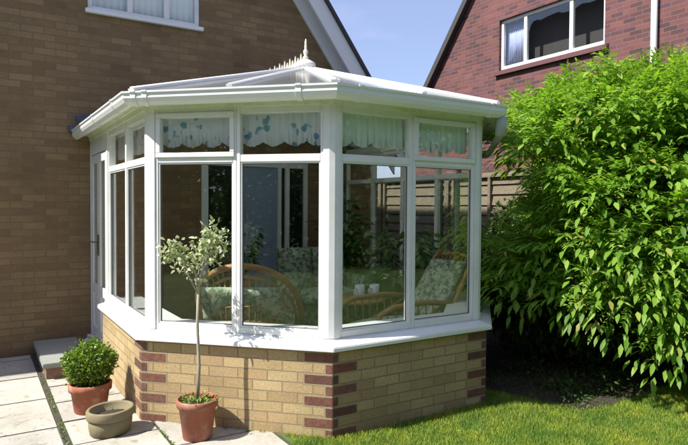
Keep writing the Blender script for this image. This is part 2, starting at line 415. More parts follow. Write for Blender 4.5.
# ------------------------------------------------------------------ ground
mb = MB(); mb.add([(-600, -600, -.012), (600, -600, -.012), (600, 600, -.012), (-600, 600, -.012)], [[0, 1, 2, 3]])
mb.build('ground', MAT['far'], kind='structure')
mb = MB(); mb.add([(-.30, -14, -.006), (9, -14, -.006), (9, 3.55, -.006), (-.30, 3.55, -.006), (-16, -14, -.006), (-16, 3.55, -.006), (-3.12, 3.55, -.006), (-3.12, -2, -.006), (-.30, -2, -.006)], [[0, 1, 2, 3], [4, 0, 8, 7], [4, 7, 6, 5]])
mb.build('lawn', MAT['lawn'], kind='structure')
mb = MB(); mb.add([(-3.115, -1.995, -.004), (-.31, -1.995, -.004), (-.31, 3.6, -.004), (-3.115, 3.6, -.004)], [[0, 1, 2, 3]])
mb.build('patio_bed', MAT['joint'], kind='structure')
slabs = MB()
def slab_cols(x0, x1, ys):
    for y0, y1 in zip(ys[:-1], ys[1:]):
        g = .009; dz = random.uniform(-.003, .003); e = [random.uniform(-.004, .004) for _ in range(4)]
        slabs.poly_z([(x0+g+e[0], y0+g), (x1-g+e[1], y0+g+e[2]), (x1-g, y1-g), (x0+g, y1-g+e[3])], -.04, .002+dz)
def yrange(start, step, lo, hi):
    ys = [start]
    while ys[-1] < hi: ys.append(ys[-1]+step)
    while ys[0] > lo: ys.insert(0, ys[0]-step)
    ys[0] = lo; ys[-1] = hi
    if ys[1]-ys[0] < .08: ys.pop(1)
    if ys[-1]-ys[-2] < .08: ys.pop(-2)
    return ys
xs = [-1.612-.75*k for k in range(2, -1, -1)]
for k in range(len(xs)-1): slab_cols(xs[k], xs[k+1], yrange(1.147+.25*((len(xs)-2-k) % 3), .75, -1.98, 3.59))
slab_cols(-1.585, -1.0, yrange(.735, .50, -1.98, 3.59))
slab_cols(-1.0, -.32, yrange(.36, .60, -1.98, 3.59))
slabs.build('patio', MAT['slab'], bevel=.006, kind='structure')
mb = MB(); mb.poly_z([(1.70, .20), (1.80, -.25), (1.95, -.60), (2.25, -.66), (2.9, -.60), (3.6, -.62), (6.6, -.9), (6.6, 3.5), (2.62, 3.5), (2.62, 1.1)], -.02, .012)
mb.build('soil_bed', MAT['soil'], kind='structure')

# ------------------------------------------------------------------ conservatory
cons = thing('conservatory', 'white framed bay conservatory on a buff brick dwarf wall against the brown brick house', 'conservatory', (CX, CY, 0))
WZ = .609
for F in (FA, FB, FC, FD, FE):
    mb = MB()
    t1 = .055*math.tan(math.pi/8); t2 = -.20*math.tan(math.pi/8)
    sa = -t1 if F is not FA else 0; sb = t1 if F is not FE else 0
    ia = -t2 if F is not FA else 0; ib = t2 if F is not FE else 0
    r = [(sa, .055), (F.len+sb, .055), (F.len+ib, -.20), (ia, -.20)]
    mb.prism([F.p(*q, -.06) for q in r], [F.p(*q, WZ) for q in r])
    mb.build('dwarf_wall', MAT['buff'], cons)
# red quoin bricks, alternating long and short at each corner
for Fl, Fr in ((FA, FB), (FB, FC), (FC, FD), (FD, FE)):
    mb = MB(); t1 = .058*math.tan(math.pi/8)
    for k in range(8):
        z0 = -.01+k*.0765; z1 = z0+.066
        if k == 7: z1 = min(z1, WZ-.004)
        ll, lr = (.205, .052) if k % 2 else (.052, .205)
        P = path(.058); Q = path(.0)
        i = {FA: 1, FB: 2, FC: 3, FD: 4}[Fl]
        a = Fl.p(Fl.len+t1-ll, .058, 0); b = P[i]; d = Fr.p(lr-t1, .058, 0); e = Fr.p(lr-t1, -.01, 0); f = path(-.01)[i]; g = Fl.p(Fl.len+t1-ll, -.01, 0)
        ring = [a[:2], b, d[:2], e[:2], f, g[:2]]
        mb.poly_z(ring, z0, z1)
    mb.build('quoin', MAT['quoin'], cons, bevel=.004)
    bk = MB(); i = {FA: 1, FB: 2, FC: 3, FD: 4}[Fl]; t1 = .0558*math.tan(math.pi/8)
    for k in range(8):
        z0 = -.02+k*.0765; z1 = min(z0+.0765, WZ-.002); ll, lr = (.214, .061) if k % 2 else (.061, .214)
        ring = [Fl.p(Fl.len+t1-ll, .0558, 0)[:2], path(.0558)[i], Fr.p(lr-t1, .0558, 0)[:2], Fr.p(lr-t1, -.01, 0)[:2], path(-.01)[i], Fl.p(Fl.len+t1-ll, -.01, 0)[:2]]
        bk.poly_z(ring, z0+.0002, z1)
    bk.build('mortar', MAT['quoin_mortar'], cons)
mb = MB(); swept(mb, [(.102, .611), (.102, .640), (.096, .648), (.004, .672), (.004, .680), (-.21, .680), (-.21, .611)], 2.57)
mb.build('window_sill', MAT['white'], cons, bevel=.004)
mb = MB(); swept(mb, [(-.085, .683), (-.085, .705), (-.30, .705), (-.30, .683)], 2.57)
mb.build('window_board', MAT['white'], cons, bevel=.004)

ZG0, ZT0, ZT1, ZG1, ZH = .728, 1.930, 1.984, 2.280, 2.330
def post(P, tl, tr, nl, nr, name='corner_post'):
    # pentagon post wrapping the bay corner
    w = .066; o = .006
    P = Vector((*P, 0)); tl, tr = Vector(tl), Vector(tr); nl, nr = Vector(nl), Vector(nr)
    oo = P+(nl+nr)/(1+nl.dot(nr))*o; ii = P-(nl+nr)/(1+nl.dot(nr))*.075
    a1 = P-tl*w+nl*o; a2 = oo-tl*.022; b2 = oo+tr*.022; b1 = P+tr*w+nr*o
    a0 = P-tl*w-nl*.07; b0 = P+tr*w-nr*.07
    mb = MB(); mb.poly_z([v[:2] for v in (a1, a2, b2, b1, b0, ii, a0)], .681, ZH+.01)
    mb.build(name, MAT['white'], cons, bevel=.004)
for P, Fl, Fr in ((AB, FA, FB), (BC, FB, FC), (CD, FC, FD), (DE, FD, FE)): post(P, Fl.t, Fr.t, Fl.n, Fr.n)

def window(F, s0, s1, lpost, rpost, opening=False, handle=False, valance=None):
    """one bay of a facet: frame with a tall pane and a fanlight above a transom"""
    fr = MB(); d0, d1 = -.062, -.004
    ls = .020 if lpost else .028; rs = .020 if rpost else .028
    a = s0+(.0665 if lpost else .0005); b = s1-(.0665 if rpost else .0005)
    F.box(fr, a, a+ls, d0, d1, .681, ZH); F.box(fr, b-rs, b, d0, d1, .681, ZH)
    F.box(fr, a+ls, b-rs, d0, d1-.001, .681, ZG0); F.box(fr, a+ls, b-rs, d0, d1-.001, ZT0, ZT1); F.box(fr, a+ls, b-rs, d0, d1-.001, ZG1, ZH)
    w = fr.build('window', MAT['white'], cons, bevel=.003)
    g = MB(); F.box(g, a+ls-.004, b-rs+.004, -.036, -.032, ZG0-.004, ZT0+.004); g.build('pane', MAT['glass'], w)
    # slim glazing bead round the tall pane
    bd = MB(); e = .011
    for (u0, u1, z0, z1) in ((a+ls, b-rs, ZG0, ZG0+e), (a+ls, b-rs, ZT0-e, ZT0), (a+ls, a+ls+e, ZG0+e, ZT0-e), (b-rs-e, b-rs, ZG0+e, ZT0-e)):
        F.box(bd, u0, u1, -.030, -.012, z0, z1)
    bd.build('glazing_bead', MAT['white'], w)
    gk = MB(); e2 = .016
    for (u0, u1, z0, z1) in ((a+ls+e, b-rs-e, ZG0+e, ZG0+e2), (a+ls+e, b-rs-e, ZT0-e2, ZT0-e), (a+ls+e, a+ls+e2, ZG0+e2, ZT0-e2), (b-rs-e2, b-rs-e, ZG0+e2, ZT0-e2)):
        F.box(gk, u0, u1, -.031, -.020, z0, z1)
    gk.build('gasket', MAT['gasket'], w)
    if opening:
        sa = MB(); e = .036
        x0, x1, z0, z1 = a+ls-.014, b-rs+.014, ZT1-.016, ZG1+.016
        F.box(sa, x0, x1, -.045, .010, z0, z0+e); F.box(sa, x0, x1, -.045, .010, z1-e, z1)
        F.box(sa, x0, x0+e, -.045, .009, z0+e, z1-e); F.box(sa, x1-e, x1, -.045, .009, z0+e, z1-e)
        sh = sa.build('opening_sash', MAT['white'], w, bevel=.003)
        g = MB(); F.box(g, x0+e-.003, x1-e+.003, -.022, -.018, z0+e-.003, z1-e+.003); g.build('fanlight_pane', MAT['glass'], w)
    else:
        g = MB(); F.box(g, a+ls-.004, b-rs+.004, -.036, -.032, ZT1-.004, ZG1+.004); g.build('fanlight_pane', MAT['glass'], w)
    if handle:
        h = MB(); m = (a+b)/2
        F.box(h, m-.04, m+.04, -.09, -.064, ZT1+.004, ZT1+.016); h.build('handle', MAT['metal'], w)
    if valance:
        top, bot, per = 2.318, 2.085, .165
        nn = 96; v = []; x0, x1 = a-.0, b+.0
        for lay in (-.098, -.103):
            for i in range(nn+1):
                u = x0+(x1-x0)*i/nn
                wv = .010*math.sin(2*math.pi*u/.055)+.004*math.sin(2*math.pi*u/.021+1)
                zb = bot-.036*abs(math.sin(math.pi*(u-x0)/per))+random.uniform(-.004, .004)
                v += [F.p(u, lay+wv*.3, top), F.p(u, lay+wv, (top+zb)/2), F.p(u, lay+wv*1.3, zb)]
        fs = []
        st = (nn+1)*3
        for i in range(nn):
            for k in range(2):
                q = [i*3+k, i*3+k+1, (i+1)*3+k+1, (i+1)*3+k]; fs.append(q); fs.append([st+j for j in q[::-1]])
            fs.append([i*3+2, st+i*3+2, st+(i+1)*3+2, (i+1)*3+2])
        vm = MB(); vm.add(v, fs, True)
        tag(vm.build('valance', MAT['greenlace' if F is FC else 'lace'], None, fixn=False), valance, 'valance', 'scalloped valances inside the fanlights')
window(FA, 0, FA.len/2, False, False, valance='pale scalloped valance behind the side fanlight nearest the white double door')
window(FA, FA.len/2, FA.len, False, True, valance='pale scalloped valance behind the side fanlight farther from the white double door')
window(FB, 0, L/2, True, False, opening=True, handle=True, valance='blue and white scalloped valance behind the opening fanlight above the potted standard tree')
window(FB, L/2, L, False, True, valance='blue and white scalloped valance behind the fanlight above the round-backed cane chair')
window(FC, 0, L/2, True, False, valance='greenish scalloped valance in the shaded front fanlight above the houseplant and mugs')
window(FC, L/2, L, False, True, opening=True, handle=True, valance='greenish scalloped valance in the shaded front fanlight above the leaning-back cane chair')
window(FD, 0, L/2, True, False); window(FD, L/2, L, False, True)
for k in range(4): window(FE, FE.len*k/4, FE.len*(k+1)/4, k == 0, False)
mb = MB(); FA.box(mb, -.075, -.001, -.07, .006, .10, ZH+.01); mb.build('door_post', MAT['white'], cons, bevel=.004)

# double door in the side wall by the house
DOORF = Facet((-H2, WALL), (-H2, 2.64))
mb = MB(); DOORF.box(mb, .002, .06, -.07, .004, .16, ZH+.01); DOORF.box(mb, .06, DOORF.len-.001, -.07, .003, 2.16, ZH+.01)
dfr = mb.build('door_frame', MAT['white'], cons, bevel=.004)
for k in range(2):
    a = .064+k*.447; b = a+.443
    d = MB(); st = .085
    DOORF.box(d, a, a+st, -.06, 0, .19, 2.15); DOORF.box(d, b-st, b, -.06, 0, .19, 2.15)
    DOORF.box(d, a+st, b-st, -.06, -.001, .19, .29); DOORF.box(d, a+st, b-st, -.06, -.001, 2.06, 2.15); DOORF.box(d, a+st, b-st, -.06, -.001, .66, .76)
    dd = d.build('door', MAT['white'], cons, bevel=.004)
    g = MB(); DOORF.box(g, a+st-.004, b-st+.004, -.012, -.008, .756, 2.064); g.build('pane', MAT['glass'], dd)
    g = MB(); DOORF.box(g, a+st-.004, b-st+.004, -.045, -.018, .286, .664); DOORF.box(g, a+st+.05, b-st-.05, -.018, -.008, .34, .61); g.build('panel', MAT['white'], dd, bevel=.003)
    h = MB(); sx = b-.03 if k == 0 else a+.03
    DOORF.box(h, sx-.014, sx+.014, 0, .008, 1.08, 1.30)
    h.tube([DOORF.p(sx, .008, 1.22), DOORF.p(sx, .045, 1.22), DOORF.p(sx+(-.10 if k == 0 else .10), .048, 1.22)], .009)
    h.build('handle', MAT['metal'], dd)
mb = MB(); DOORF.box(mb, .002, DOORF.len+.12, -.10, .045, .02, .158)
r = [(.0, .02), (.15, .02), (.15, .06), (.0, .145)]
mb.prism([DOORF.p(.004, o, z) for o, z in r], [DOORF.p(DOORF.len+.07, o, z) for o, z in r])
mb.build('door_threshold', MAT['white'], cons, bevel=.004)
mb = MB(); pp = path(-.215); mb.poly_z([(pp[0][0]+.12, pp[0][1]-.002)]+pp[1:5]+[(pp[5][0], pp[5][1]-.002)], -.05, .12)
mb.build('floor_tiles', MAT['floor'], cons)

# head, soffit, gutter
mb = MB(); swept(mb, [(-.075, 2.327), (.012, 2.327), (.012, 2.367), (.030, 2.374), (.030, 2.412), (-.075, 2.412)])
mb.build('ring_beam', MAT['lawn_bounce'], cons, bevel=.003)
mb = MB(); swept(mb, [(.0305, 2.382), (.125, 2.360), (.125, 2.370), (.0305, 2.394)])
mb.build('soffit', MAT['lawn_bounce'], cons)
mb = MB(); swept(mb, [(.1255, 2.334), (.150, 2.334), (.176, 2.354), (.190, 2.382), (.190, 2.412), (.201, 2.418), (.201, 2.430), (.189, 2.430), (.182, 2.422), (.180, 2.382), (.150, 2.346), (.136, 2.346), (.136, 2.428), (.1255, 2.428)], WALL-.02, WALL-.02)
gut = mb.build('gutter', MAT['gutter'], cons)
def bracket(F, s0):
    m = MB()
    prof = [(o, z-.018) for o, z in [(.1257, 2.346), (.153, 2.346), (.181, 2.369), (.196, 2.398), (.196, 2.432), (.206, 2.438), (.206, 2.452), (.1257, 2.452)]]
    m.prism([F.p(s0, o, z) for o, z in prof], [F.p(s0+.045, o, z) for o, z in prof])
    m.build('gutter_union', MAT['gutter'], gut, bevel=.003)
for F, ss in ((FB, (-.02, .07, 1.22)), (FC, (.09, L-.09)), (FD, (.02,)), (FA, (.3, 1.2))):
    for q in ss: bracket(F, q)
# running outlet and short downpipe tucked behind the right hand front corner
mb = MB()
P3 = path(.16)[3]; P4 = path(.075)[4]
mb.tube([(P3[0]+.02, P3[1]+.03, 2.345), (P3[0]+.02, P3[1]+.03, 2.19)], .046, 12)
mb.tube([(P3[0]+.02, P3[1]+.03, 2.21), (P3[0]+.03, P3[1]+.05, 2.20), (P4[0]-.06, P4[1]-.06, 2.17), (L+H2+.07, 1.25, 2.14), (L+H2+.075, 1.42, 2.07), (L+H2+.075, 1.45, 1.9), (L+H2+.075, 1.45, .02)], .030, 12)
mb.build('downpipe', MAT['oldpipe'], cons)
# roof
EZ, RZ = 2.425, 2.975; EO = .13
ep = path(EO)
hub = (CX, CY, RZ); rw = (CX, WALL-.003, RZ)
ev = [(x, y, EZ) for x, y in ep]; ev[0] = (ev[0][0], WALL-.003, EZ); ev[5] = (ev[5][0], WALL-.003, EZ)
def panel(pts):
    m = MB(); n = (Vector(pts[1])-Vector(pts[0])).cross(Vector(pts[2])-Vector(pts[0])).normalized()
    if n.z < 0: n = -n
    m.prism(pts, [tuple(Vector(p)+n*.022) for p in pts]); m.build('roof_panel', MAT['sheet'], cons)
panel([ev[0], ev[1], hub, rw]); panel([ev[5], rw, hub, ev[4]])
for i in range(1, 4): panel([ev[i], ev[i+1], hub])
mb = MB()
def gbar(p, q, w=.05):
    mb.obox((p[0], p[1], p[2]+.030), (q[0], q[1], q[2]+.030), w, .018)
    mb.tube([(p[0], p[1], p[2]+.038), (q[0], q[1], q[2]+.038)], w*.2, 8)
for i in range(1, 5): gbar(ev[i], hub, .062)
for i in range(1, 4):
    m = tuple((Vector(ev[i])+Vector(ev[i+1]))/2); gbar(m, hub, .045)
for k in range(1, 4):
    y = CY+(WALL-CY)*k/3.0-.03
    gbar((ev[0][0], y, EZ), (CX, y, RZ), .045); gbar((ev[5][0], y, EZ), (CX, y, RZ), .045)
y = (ev[1][1]+CY)/2; f = (y-ev[1][1])/(CY-ev[1][1])
for sx in (0, 5):
    q = Vector(ev[1 if sx == 0 else 4]).lerp(Vector(hub), f); gbar((ev[sx][0], y, EZ), tuple(q), .045)
mb.build('glazing_bar', MAT['white'], cons)
# ridge, cresting spikes, finial
mb = MB(); mb.obox((CX, CY-.05, RZ+.05), (CX, WALL-.005, RZ+.05), .13, .06)
mb.lathe(CX, CY, [(.10, RZ+.02), (.10, RZ+.075), (.05, RZ+.10)], 16)
rdg = mb.build('ridge', MAT['white'], cons, bevel=.008)
mb = MB(); mb.box(CX-.008, CX+.008, CY+.06, WALL-.02, RZ+.0805, RZ+.105)
k = 0; y = CY+.10
while y < WALL-.05:
    hgt = .085 if k % 2 == 0 else .055
    r = [(y-.020, RZ+.105), (y+.020, RZ+.105), (y+.011, RZ+.105+hgt*.45), (y, RZ+.105+hgt), (y-.011, RZ+.105+hgt*.45)]
    mb.prism([(CX-.006, a, b) for a, b in r], [(CX+.006, a, b) for a, b in r]); y += .062; k += 1
mb.build('cresting', MAT['finial'], cons)
mb = MB(); z = RZ+.10
mb.lathe(CX, CY, [(.030, z), (.030, z+.03), (.015, z+.05), (.024, z+.075), (.024, z+.095), (.011, z+.115), (.014, z+.135), (.010, z+.165), (.012, z+.178), (.003, z+.215)], 14)
mb.build('finial', MAT['finial'], cons)
mb = MB()
ap = (Vector(ev[0]), Vector(rw), Vector(ev[5]))
for p, q in ((ap[0], ap[1]), (ap[1], ap[2])): mb.obox((p.x, WALL-.012, p.z+.10), (q.x, WALL-.012, q.z+.11), .018, .14)
mb.box(ev[0][0]-.09, ev[0][0]+.02, WALL-.06, WALL-.004, EZ-.015, EZ+.06)
mb.build('lead_flashing', MAT['lead'], cons)

# ------------------------------------------------------------------ brown brick house
house = thing('brick_house', 'brown brick gable house with white window and white bargeboard behind the conservatory', 'house', (-1.2, WALL, 0))
SL = 1.335; XR0, ZR0 = 1.80, 4.00                        # right verge line on the wall: z = ZR0-SL*(x-XR0)
APX = -1.2; APZ = ZR0+SL*(XR0-APX)
def gz(x): return APZ-SL*abs(x-APX)
GX0, GX1 = -4.0, 2.92
WX0, WX1, WZ0, WZ1 = -1.03, .25, 3.765, 4.86
def wallpoly(pts):
    mb.prism([(x, WALL, z) for x, z in pts], [(x, WALL+.28, z) for x, z in pts])
mb = MB()
DX0, DX1, DZ1 = .262, 1.76, 2.20
wallpoly([(GX0, -.3), (WX0, -.3), (WX0, gz(WX0)), (APX, APZ), (GX0, gz(GX0))])
wallpoly([(WX0, -.3), (WX1, -.3), (WX1, WZ0), (WX0, WZ0)]); wallpoly([(WX0, WZ1), (WX1, WZ1), (WX1, gz(WX1)), (WX0, gz(WX0))])
wallpoly([(WX1, -.3), (DX0, -.3), (DX0, gz(DX0)), (WX1, gz(WX1))])
wallpoly([(DX0, DZ1), (DX1, DZ1), (DX1, gz(DX1)), (DX0, gz(DX0))]); wallpoly([(DX0, -.3), (DX1, -.3), (DX1, .115), (DX0, .115)])
wallpoly([(DX1, -.3), (GX1, -.3), (GX1, gz(GX1)), (DX1, gz(DX1))])
mb.box(GX1-.28, GX1, WALL+.28, 11, -.3, gz(GX1)-.01); mb.box(GX0, GX1, 11, 11.28, -.3, gz(GX1)-.01)
mb.box(-14, GX0-.003, WALL+.02, WALL+.3, -.3, 5.1); mb.box(-14, -13.7, WALL+.3, 11, -.3, 5.1)  # walls of an unseen wing, added to shade the patio
hw = mb.build('wall', MAT['brown'], house)
mb = MB()
for sg in (1, -1):
    for x0, x1 in ((APX, GX1+.35 if sg > 0 else APX-(APX-GX0)-.0),):
        pr = [(x0, APZ+.385), (x1, gz(x1)+.385), (x1, gz(x1)+.475), (x0, APZ+.475)]
        mb.prism([(x, WALL-.233, z) for x, z in pr], [(x, 11.4, z) for x, z in pr])
mb.build('roof', MAT['roof'], house)
mb = MB(); mb.box(-14.3, GX0-.02, WALL-.2, 11.4, 5.10, 5.25); mb.build('shade_wing_roof', MAT['roof'], house)  # unseen eave added to cast the shade strip along the house foot
def vergeboard(name, yb0, yb1, lo, hi, mat, x1=GX1+.3):
    m = MB()
    for xe in (x1, APX-(APX-GX0)):
        pr = [(APX, APZ+lo), (xe, gz(xe)+lo), (xe, gz(xe)+hi), (APX, APZ+hi)]
        m.prism([(x, yb0, z) for x, z in pr], [(x, yb1, z) for x, z in pr])
    return m.build(name, mat, house)
k = 1/math.cos(math.atan(SL))
vergeboard('frieze_board', WALL-.035, WALL-.002, -.01, .33, MAT['frieze'])
vergeboard('bargeboard', WALL-.27, WALL-.235, .07, .415, MAT['frieze'])
vergeboard('soffit', WALL-.234, WALL-.036, .33, .342, MAT['frieze'])
vergeboard('verge_tile', WALL-.31, WALL-.235, .418, .49, MAT['verge'])
# window
mb = MB(); y0, y1 = WALL+.03, WALL+.09; fw = .05
mb.box(WX0+.002, WX0+fw, y0, y1, WZ0+.03, WZ1); mb.box(WX1-fw, WX1-.002, y0, y1, WZ0+.03, WZ1)
mb.box(WX0+fw, WX1-fw, y0, y1-.001, WZ0+.03, WZ0+.03+fw); mb.box(WX0+fw, WX1-fw, y0, y1-.001, WZ1-fw, WZ1)
for q in (.36, .69): xm = WX0+(WX1-WX0)*q; mb.box(xm-.03, xm+.03, y0+.001, y1, WZ0+.03+fw, WZ1-fw)
w = mb.build('window', MAT['white'], house, bevel=.003)
g = MB(); g.box(WX0+fw-.01, WX1-fw+.01, y0+.035, y0+.04, WZ0+.03+fw-.01, WZ1-fw+.01); g.build('pane', MAT['glass'], w)
g = MB(); g.box(WX0-.03, WX1+.03, WALL-.05, WALL+.10, WZ0-.018, WZ0+.029); g.build('sill', MAT['white'], w, bevel=.004)
g = MB(); n = 60; v = []
for i in range(n+1):
    x = WX0+.02+(WX1-WX0-.04)*i/n; yy = WALL+.115+.010*math.sin(i*1.7)
    v += [(x, yy, WZ0+.03), (x, yy, WZ1-.02), (x, yy+.006, WZ1-.02), (x, yy+.006, WZ0+.03)]
g.add(v, [[i*4+a, (i+1)*4+a, (i+1)*4+(a+1) % 4, i*4+(a+1) % 4] for i in range(n) for a in range(4)], True)
g.build('net_curtain', MAT['netcurtain'], w, fixn=False)
# inner door between house and conservatory
mb = MB()
for xa, xb in ((DX0+.003, DX0+.09), (.70, .77), (1.31, 1.36), (1.42, 1.48), (DX1-.06, DX1-.003)): mb.box(xa, xb, WALL-.01, WALL+.09, .12, DZ1-.003)
for xa, xb in ((DX0+.09, .70), (.77, 1.31), (1.36, 1.42), (1.48, DX1-.06)): mb.box(xa, xb, WALL-.009, WALL+.09, DZ1-.08, DZ1-.003)
idf = mb.build('inner_door', MAT['frieze'], house, bevel=.003)
mb = MB(); mb.box(.771, 1.309, WALL+.02, WALL+.06, .13, DZ1-.082)
for z0, z1 in ((.3, .95), (1.1, 1.9)): mb.box(.85, 1.23, WALL+.008, WALL+.02, z0, z1)
mb.build('leaf', MAT['bluedoor'], idf, bevel=.004)
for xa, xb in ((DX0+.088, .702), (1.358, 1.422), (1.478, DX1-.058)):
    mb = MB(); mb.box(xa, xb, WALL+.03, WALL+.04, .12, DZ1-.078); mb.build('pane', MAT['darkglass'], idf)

# stone step outside the double door
stp = thing('door_step', 'grey slab step with brown brick riser below the white double door', 'step', (-1.35, 3.0, 0))
mb = MB(); mb.box(-1.60, -1.175, 2.46, 3.55, .105, .152); mb.build('tread', MAT['step'], stp, bevel=.006)
mb = MB(); mb.box(-1.57, -1.18, 2.49, 3.55, -.02, .104); mb.build('riser', MAT['stepbrick'], stp)

# ------------------------------------------------------------------ red brick neighbour house
RX = 7.0
red = thing('neighbour_house', 'red brick gable house with three-light window seen above the bright green shrub', 'house', (RX, 3, 0))
VY, VZ = 7.17, 4.47; VS = 1.25                           # left verge: z = VZ+VS*(VY-y)
AY = 2.4; AZ = VZ+VS*(VY-AY)
def rz(y): return AZ-VS*abs(y-AY)
EY0, EY1 = -3.4, 8.2
w0, w1, z0, z1 = 2.70, 5.09, 4.40, 5.42
mb = MB()
def rpoly(pts): mb.prism([(RX, y, z) for y, z in pts], [(RX+.28, y, z) for y, z in pts])
rpoly([(w1, -.3), (EY1, -.3), (EY1, rz(EY1)), (w1, rz(w1))])
rpoly([(w0, -.3), (w1, -.3), (w1, z0), (w0, z0)]); rpoly([(w0, z1), (w1, z1), (w1, rz(w1)), (w0, rz(w0))])
rpoly([(EY0, -.3), (w0, -.3), (w0, rz(w0)), (AY, AZ), (EY0, rz(EY0))])
mb.box(RX+.28, RX+9, EY1-.28, EY1, -.3, rz(EY1)-.01); mb.box(RX+.28, RX+9, EY0, EY0+.28, -.3, rz(EY0)-.01)
mb.build('wall', MAT['red'], red)
mb = MB()
for ye in (EY1+.3, EY0-.3):
    pr = [(AY, AZ+.06), (ye, rz(ye)+.06), (ye, rz(ye)+.17), (AY, AZ+.17)]
    mb.prism([(RX-.08, y, z) for y, z in pr], [(RX+9.3, y, z) for y, z in pr])
mb.build('roof', MAT['roof'], red)
mb = MB()
for ye in (EY1+.3, EY0-.3):
    pr = [(AY, AZ+.001), (ye, rz(ye)+.001), (ye, rz(ye)+.20), (AY, AZ+.20)]
    mb.prism([(RX-.13, y, z) for y, z in pr], [(RX-.081, y, z) for y, z in pr])
mb.build('verge_board', MAT['verge'], red)
mb = MB(); x0, x1 = RX+.06, RX+.13; fw = .065
mb.box(x0, x1, w0+.003, w0+fw, z0+.02, z1-.003); mb.box(x0, x1, w1-fw, w1-.003, z0+.02, z1-.003)
mb.box(x0, x1-.001, w0+fw, w1-fw, z0+.02, z0+.02+fw); mb.box(x0, x1-.001, w0+fw, w1-fw, z1-fw, z1-.003)
for y in (3.42, 4.47): mb.box(x0+.001, x1, y-.037, y+.037, z0+.02+fw, z1-fw)
w = mb.build('window', MAT['white'], red, bevel=.004)
for a, b in ((w0+fw, 3.383), (3.457, 4.433), (4.507, w1-fw)):
    g = MB(); g.box(x0+.03, x0+.036, a-.01, b+.01, z0+.02+fw-.01, z1-fw+.01); g.build('pane', MAT['glass'], w)
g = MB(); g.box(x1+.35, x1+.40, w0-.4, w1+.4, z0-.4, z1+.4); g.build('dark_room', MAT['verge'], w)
g = MB(); n = 30; v = []
for i in range(n+1):
    y = 4.62+.43*i/n; xx = x1+.08+.02*math.sin(i*1.9)
    v += [(xx, y, z0+.05), (xx, y, z1-.05), (xx+.006, y, z1-.05), (xx+.006, y, z0+.05)]
g.add(v, [[i*4+a, (i+1)*4+a, (i+1)*4+(a+1) % 4, i*4+(a+1) % 4] for i in range(n) for a in range(4)], True)
g.build('curtain', MAT['curtain'], w, fixn=False)
g = MB(); r = [(RX-.07, z0-.10), (RX+.10, z0-.10), (RX+.10, z0+.018), (RX-.07, z0-.03)]
g.prism([(x, w0-.08, z) for x, z in r], [(x, w1+.08, z) for x, z in r]); g.build('sill', MAT['sillred'], w)
mb = MB(); mb.tube([(RX-.06, 1.80, .1), (RX-.06, 1.80, 8.2)], .05, 12)
for z in (1.5, 3.3, 5.1): mb.tube([(RX-.06, 1.80, z), (RX-.06, 1.80, z+.09)], .06, 12)
mb.build('drainpipe', MAT['gutter'], red)

# ------------------------------------------------------------------ fence between the gardens
fence = thing('panel_fence', 'weathered overlapping board fence between the conservatory and the green shrub', 'fence', (4.45, 3, 0))
for k in range(5):
    ya, yb = -1.9+k*1.88, -1.9+(k+1)*1.88
    mb = MB(); z = .12; i = 0
    while z < 2.02:
        h = .15+random.uniform(-.012, .012); ja, jb = random.uniform(-.008, .008), random.uniform(-.008, .008)
        r = lambda y, j: [(4.455, y, z+j), (4.440, y, z+j), (4.470, y, z+h+.025+j), (4.482, y, z+h+.025+j)]
        mb.prism(r(ya+.06, ja), r(yb-.06, jb)); z += h; i += 1
    for q in (.08, .5, .92): y = ya+(yb-ya)*q; mb.box(4.40, 4.434, y-.025, y+.025, .10, 2.06)
    mb.box(4.40, 4.49, ya+.055, yb-.055, 2.062, 2.09)
    mb.build('fence_panel', MAT['fence'], fence)
    mb = MB(); mb.box(4.40, 4.50, ya-.05, ya+.05, -.2, 2.14); mb.build('post', MAT['fence'], fence, bevel=.004)

# ------------------------------------------------------------------ furniture inside the conservatory
FZ = .12
def cushion(mb, p0, ux, uy, uz, puff=.03, n=8):
    """pillow block: corner p0, edges ux, uy, thickness uz, bulging"""
    p0, ux, uy, uz = map(Vector, (p0, ux, uy, uz)); v = []; f = []
    for sgn in (0, 1):
        for i in range(n+1):
            for j in range(n+1):
                a, b = i/n, j/n; e = (math.sin(math.pi*a)*math.sin(math.pi*b))**.35
                t = .5+(sgn-.5)*(.30+.70*e)+(sgn-.5)*puff*e
                v.append(p0+ux*a+uy*b+uz*t)
    st = (n+1)**2
    for i in range(n):
        for j in range(n):
            q = [i*(n+1)+j, (i+1)*(n+1)+j, (i+1)*(n+1)+j+1, i*(n+1)+j+1]; f.append(q[::-1]); f.append([st+x for x in q])
    bd = [i*(n+1) for i in range(n)]+[n*(n+1)+j for j in range(n)]+[(n-i)*(n+1)+n for i in range(n)]+[n-j for j in range(n)]
    m = len(bd); f += [[bd[i], bd[(i+1) % m], st+bd[(i+1) % m], st+bd[i]] for i in range(m)]
    mb.add(v, f, True)
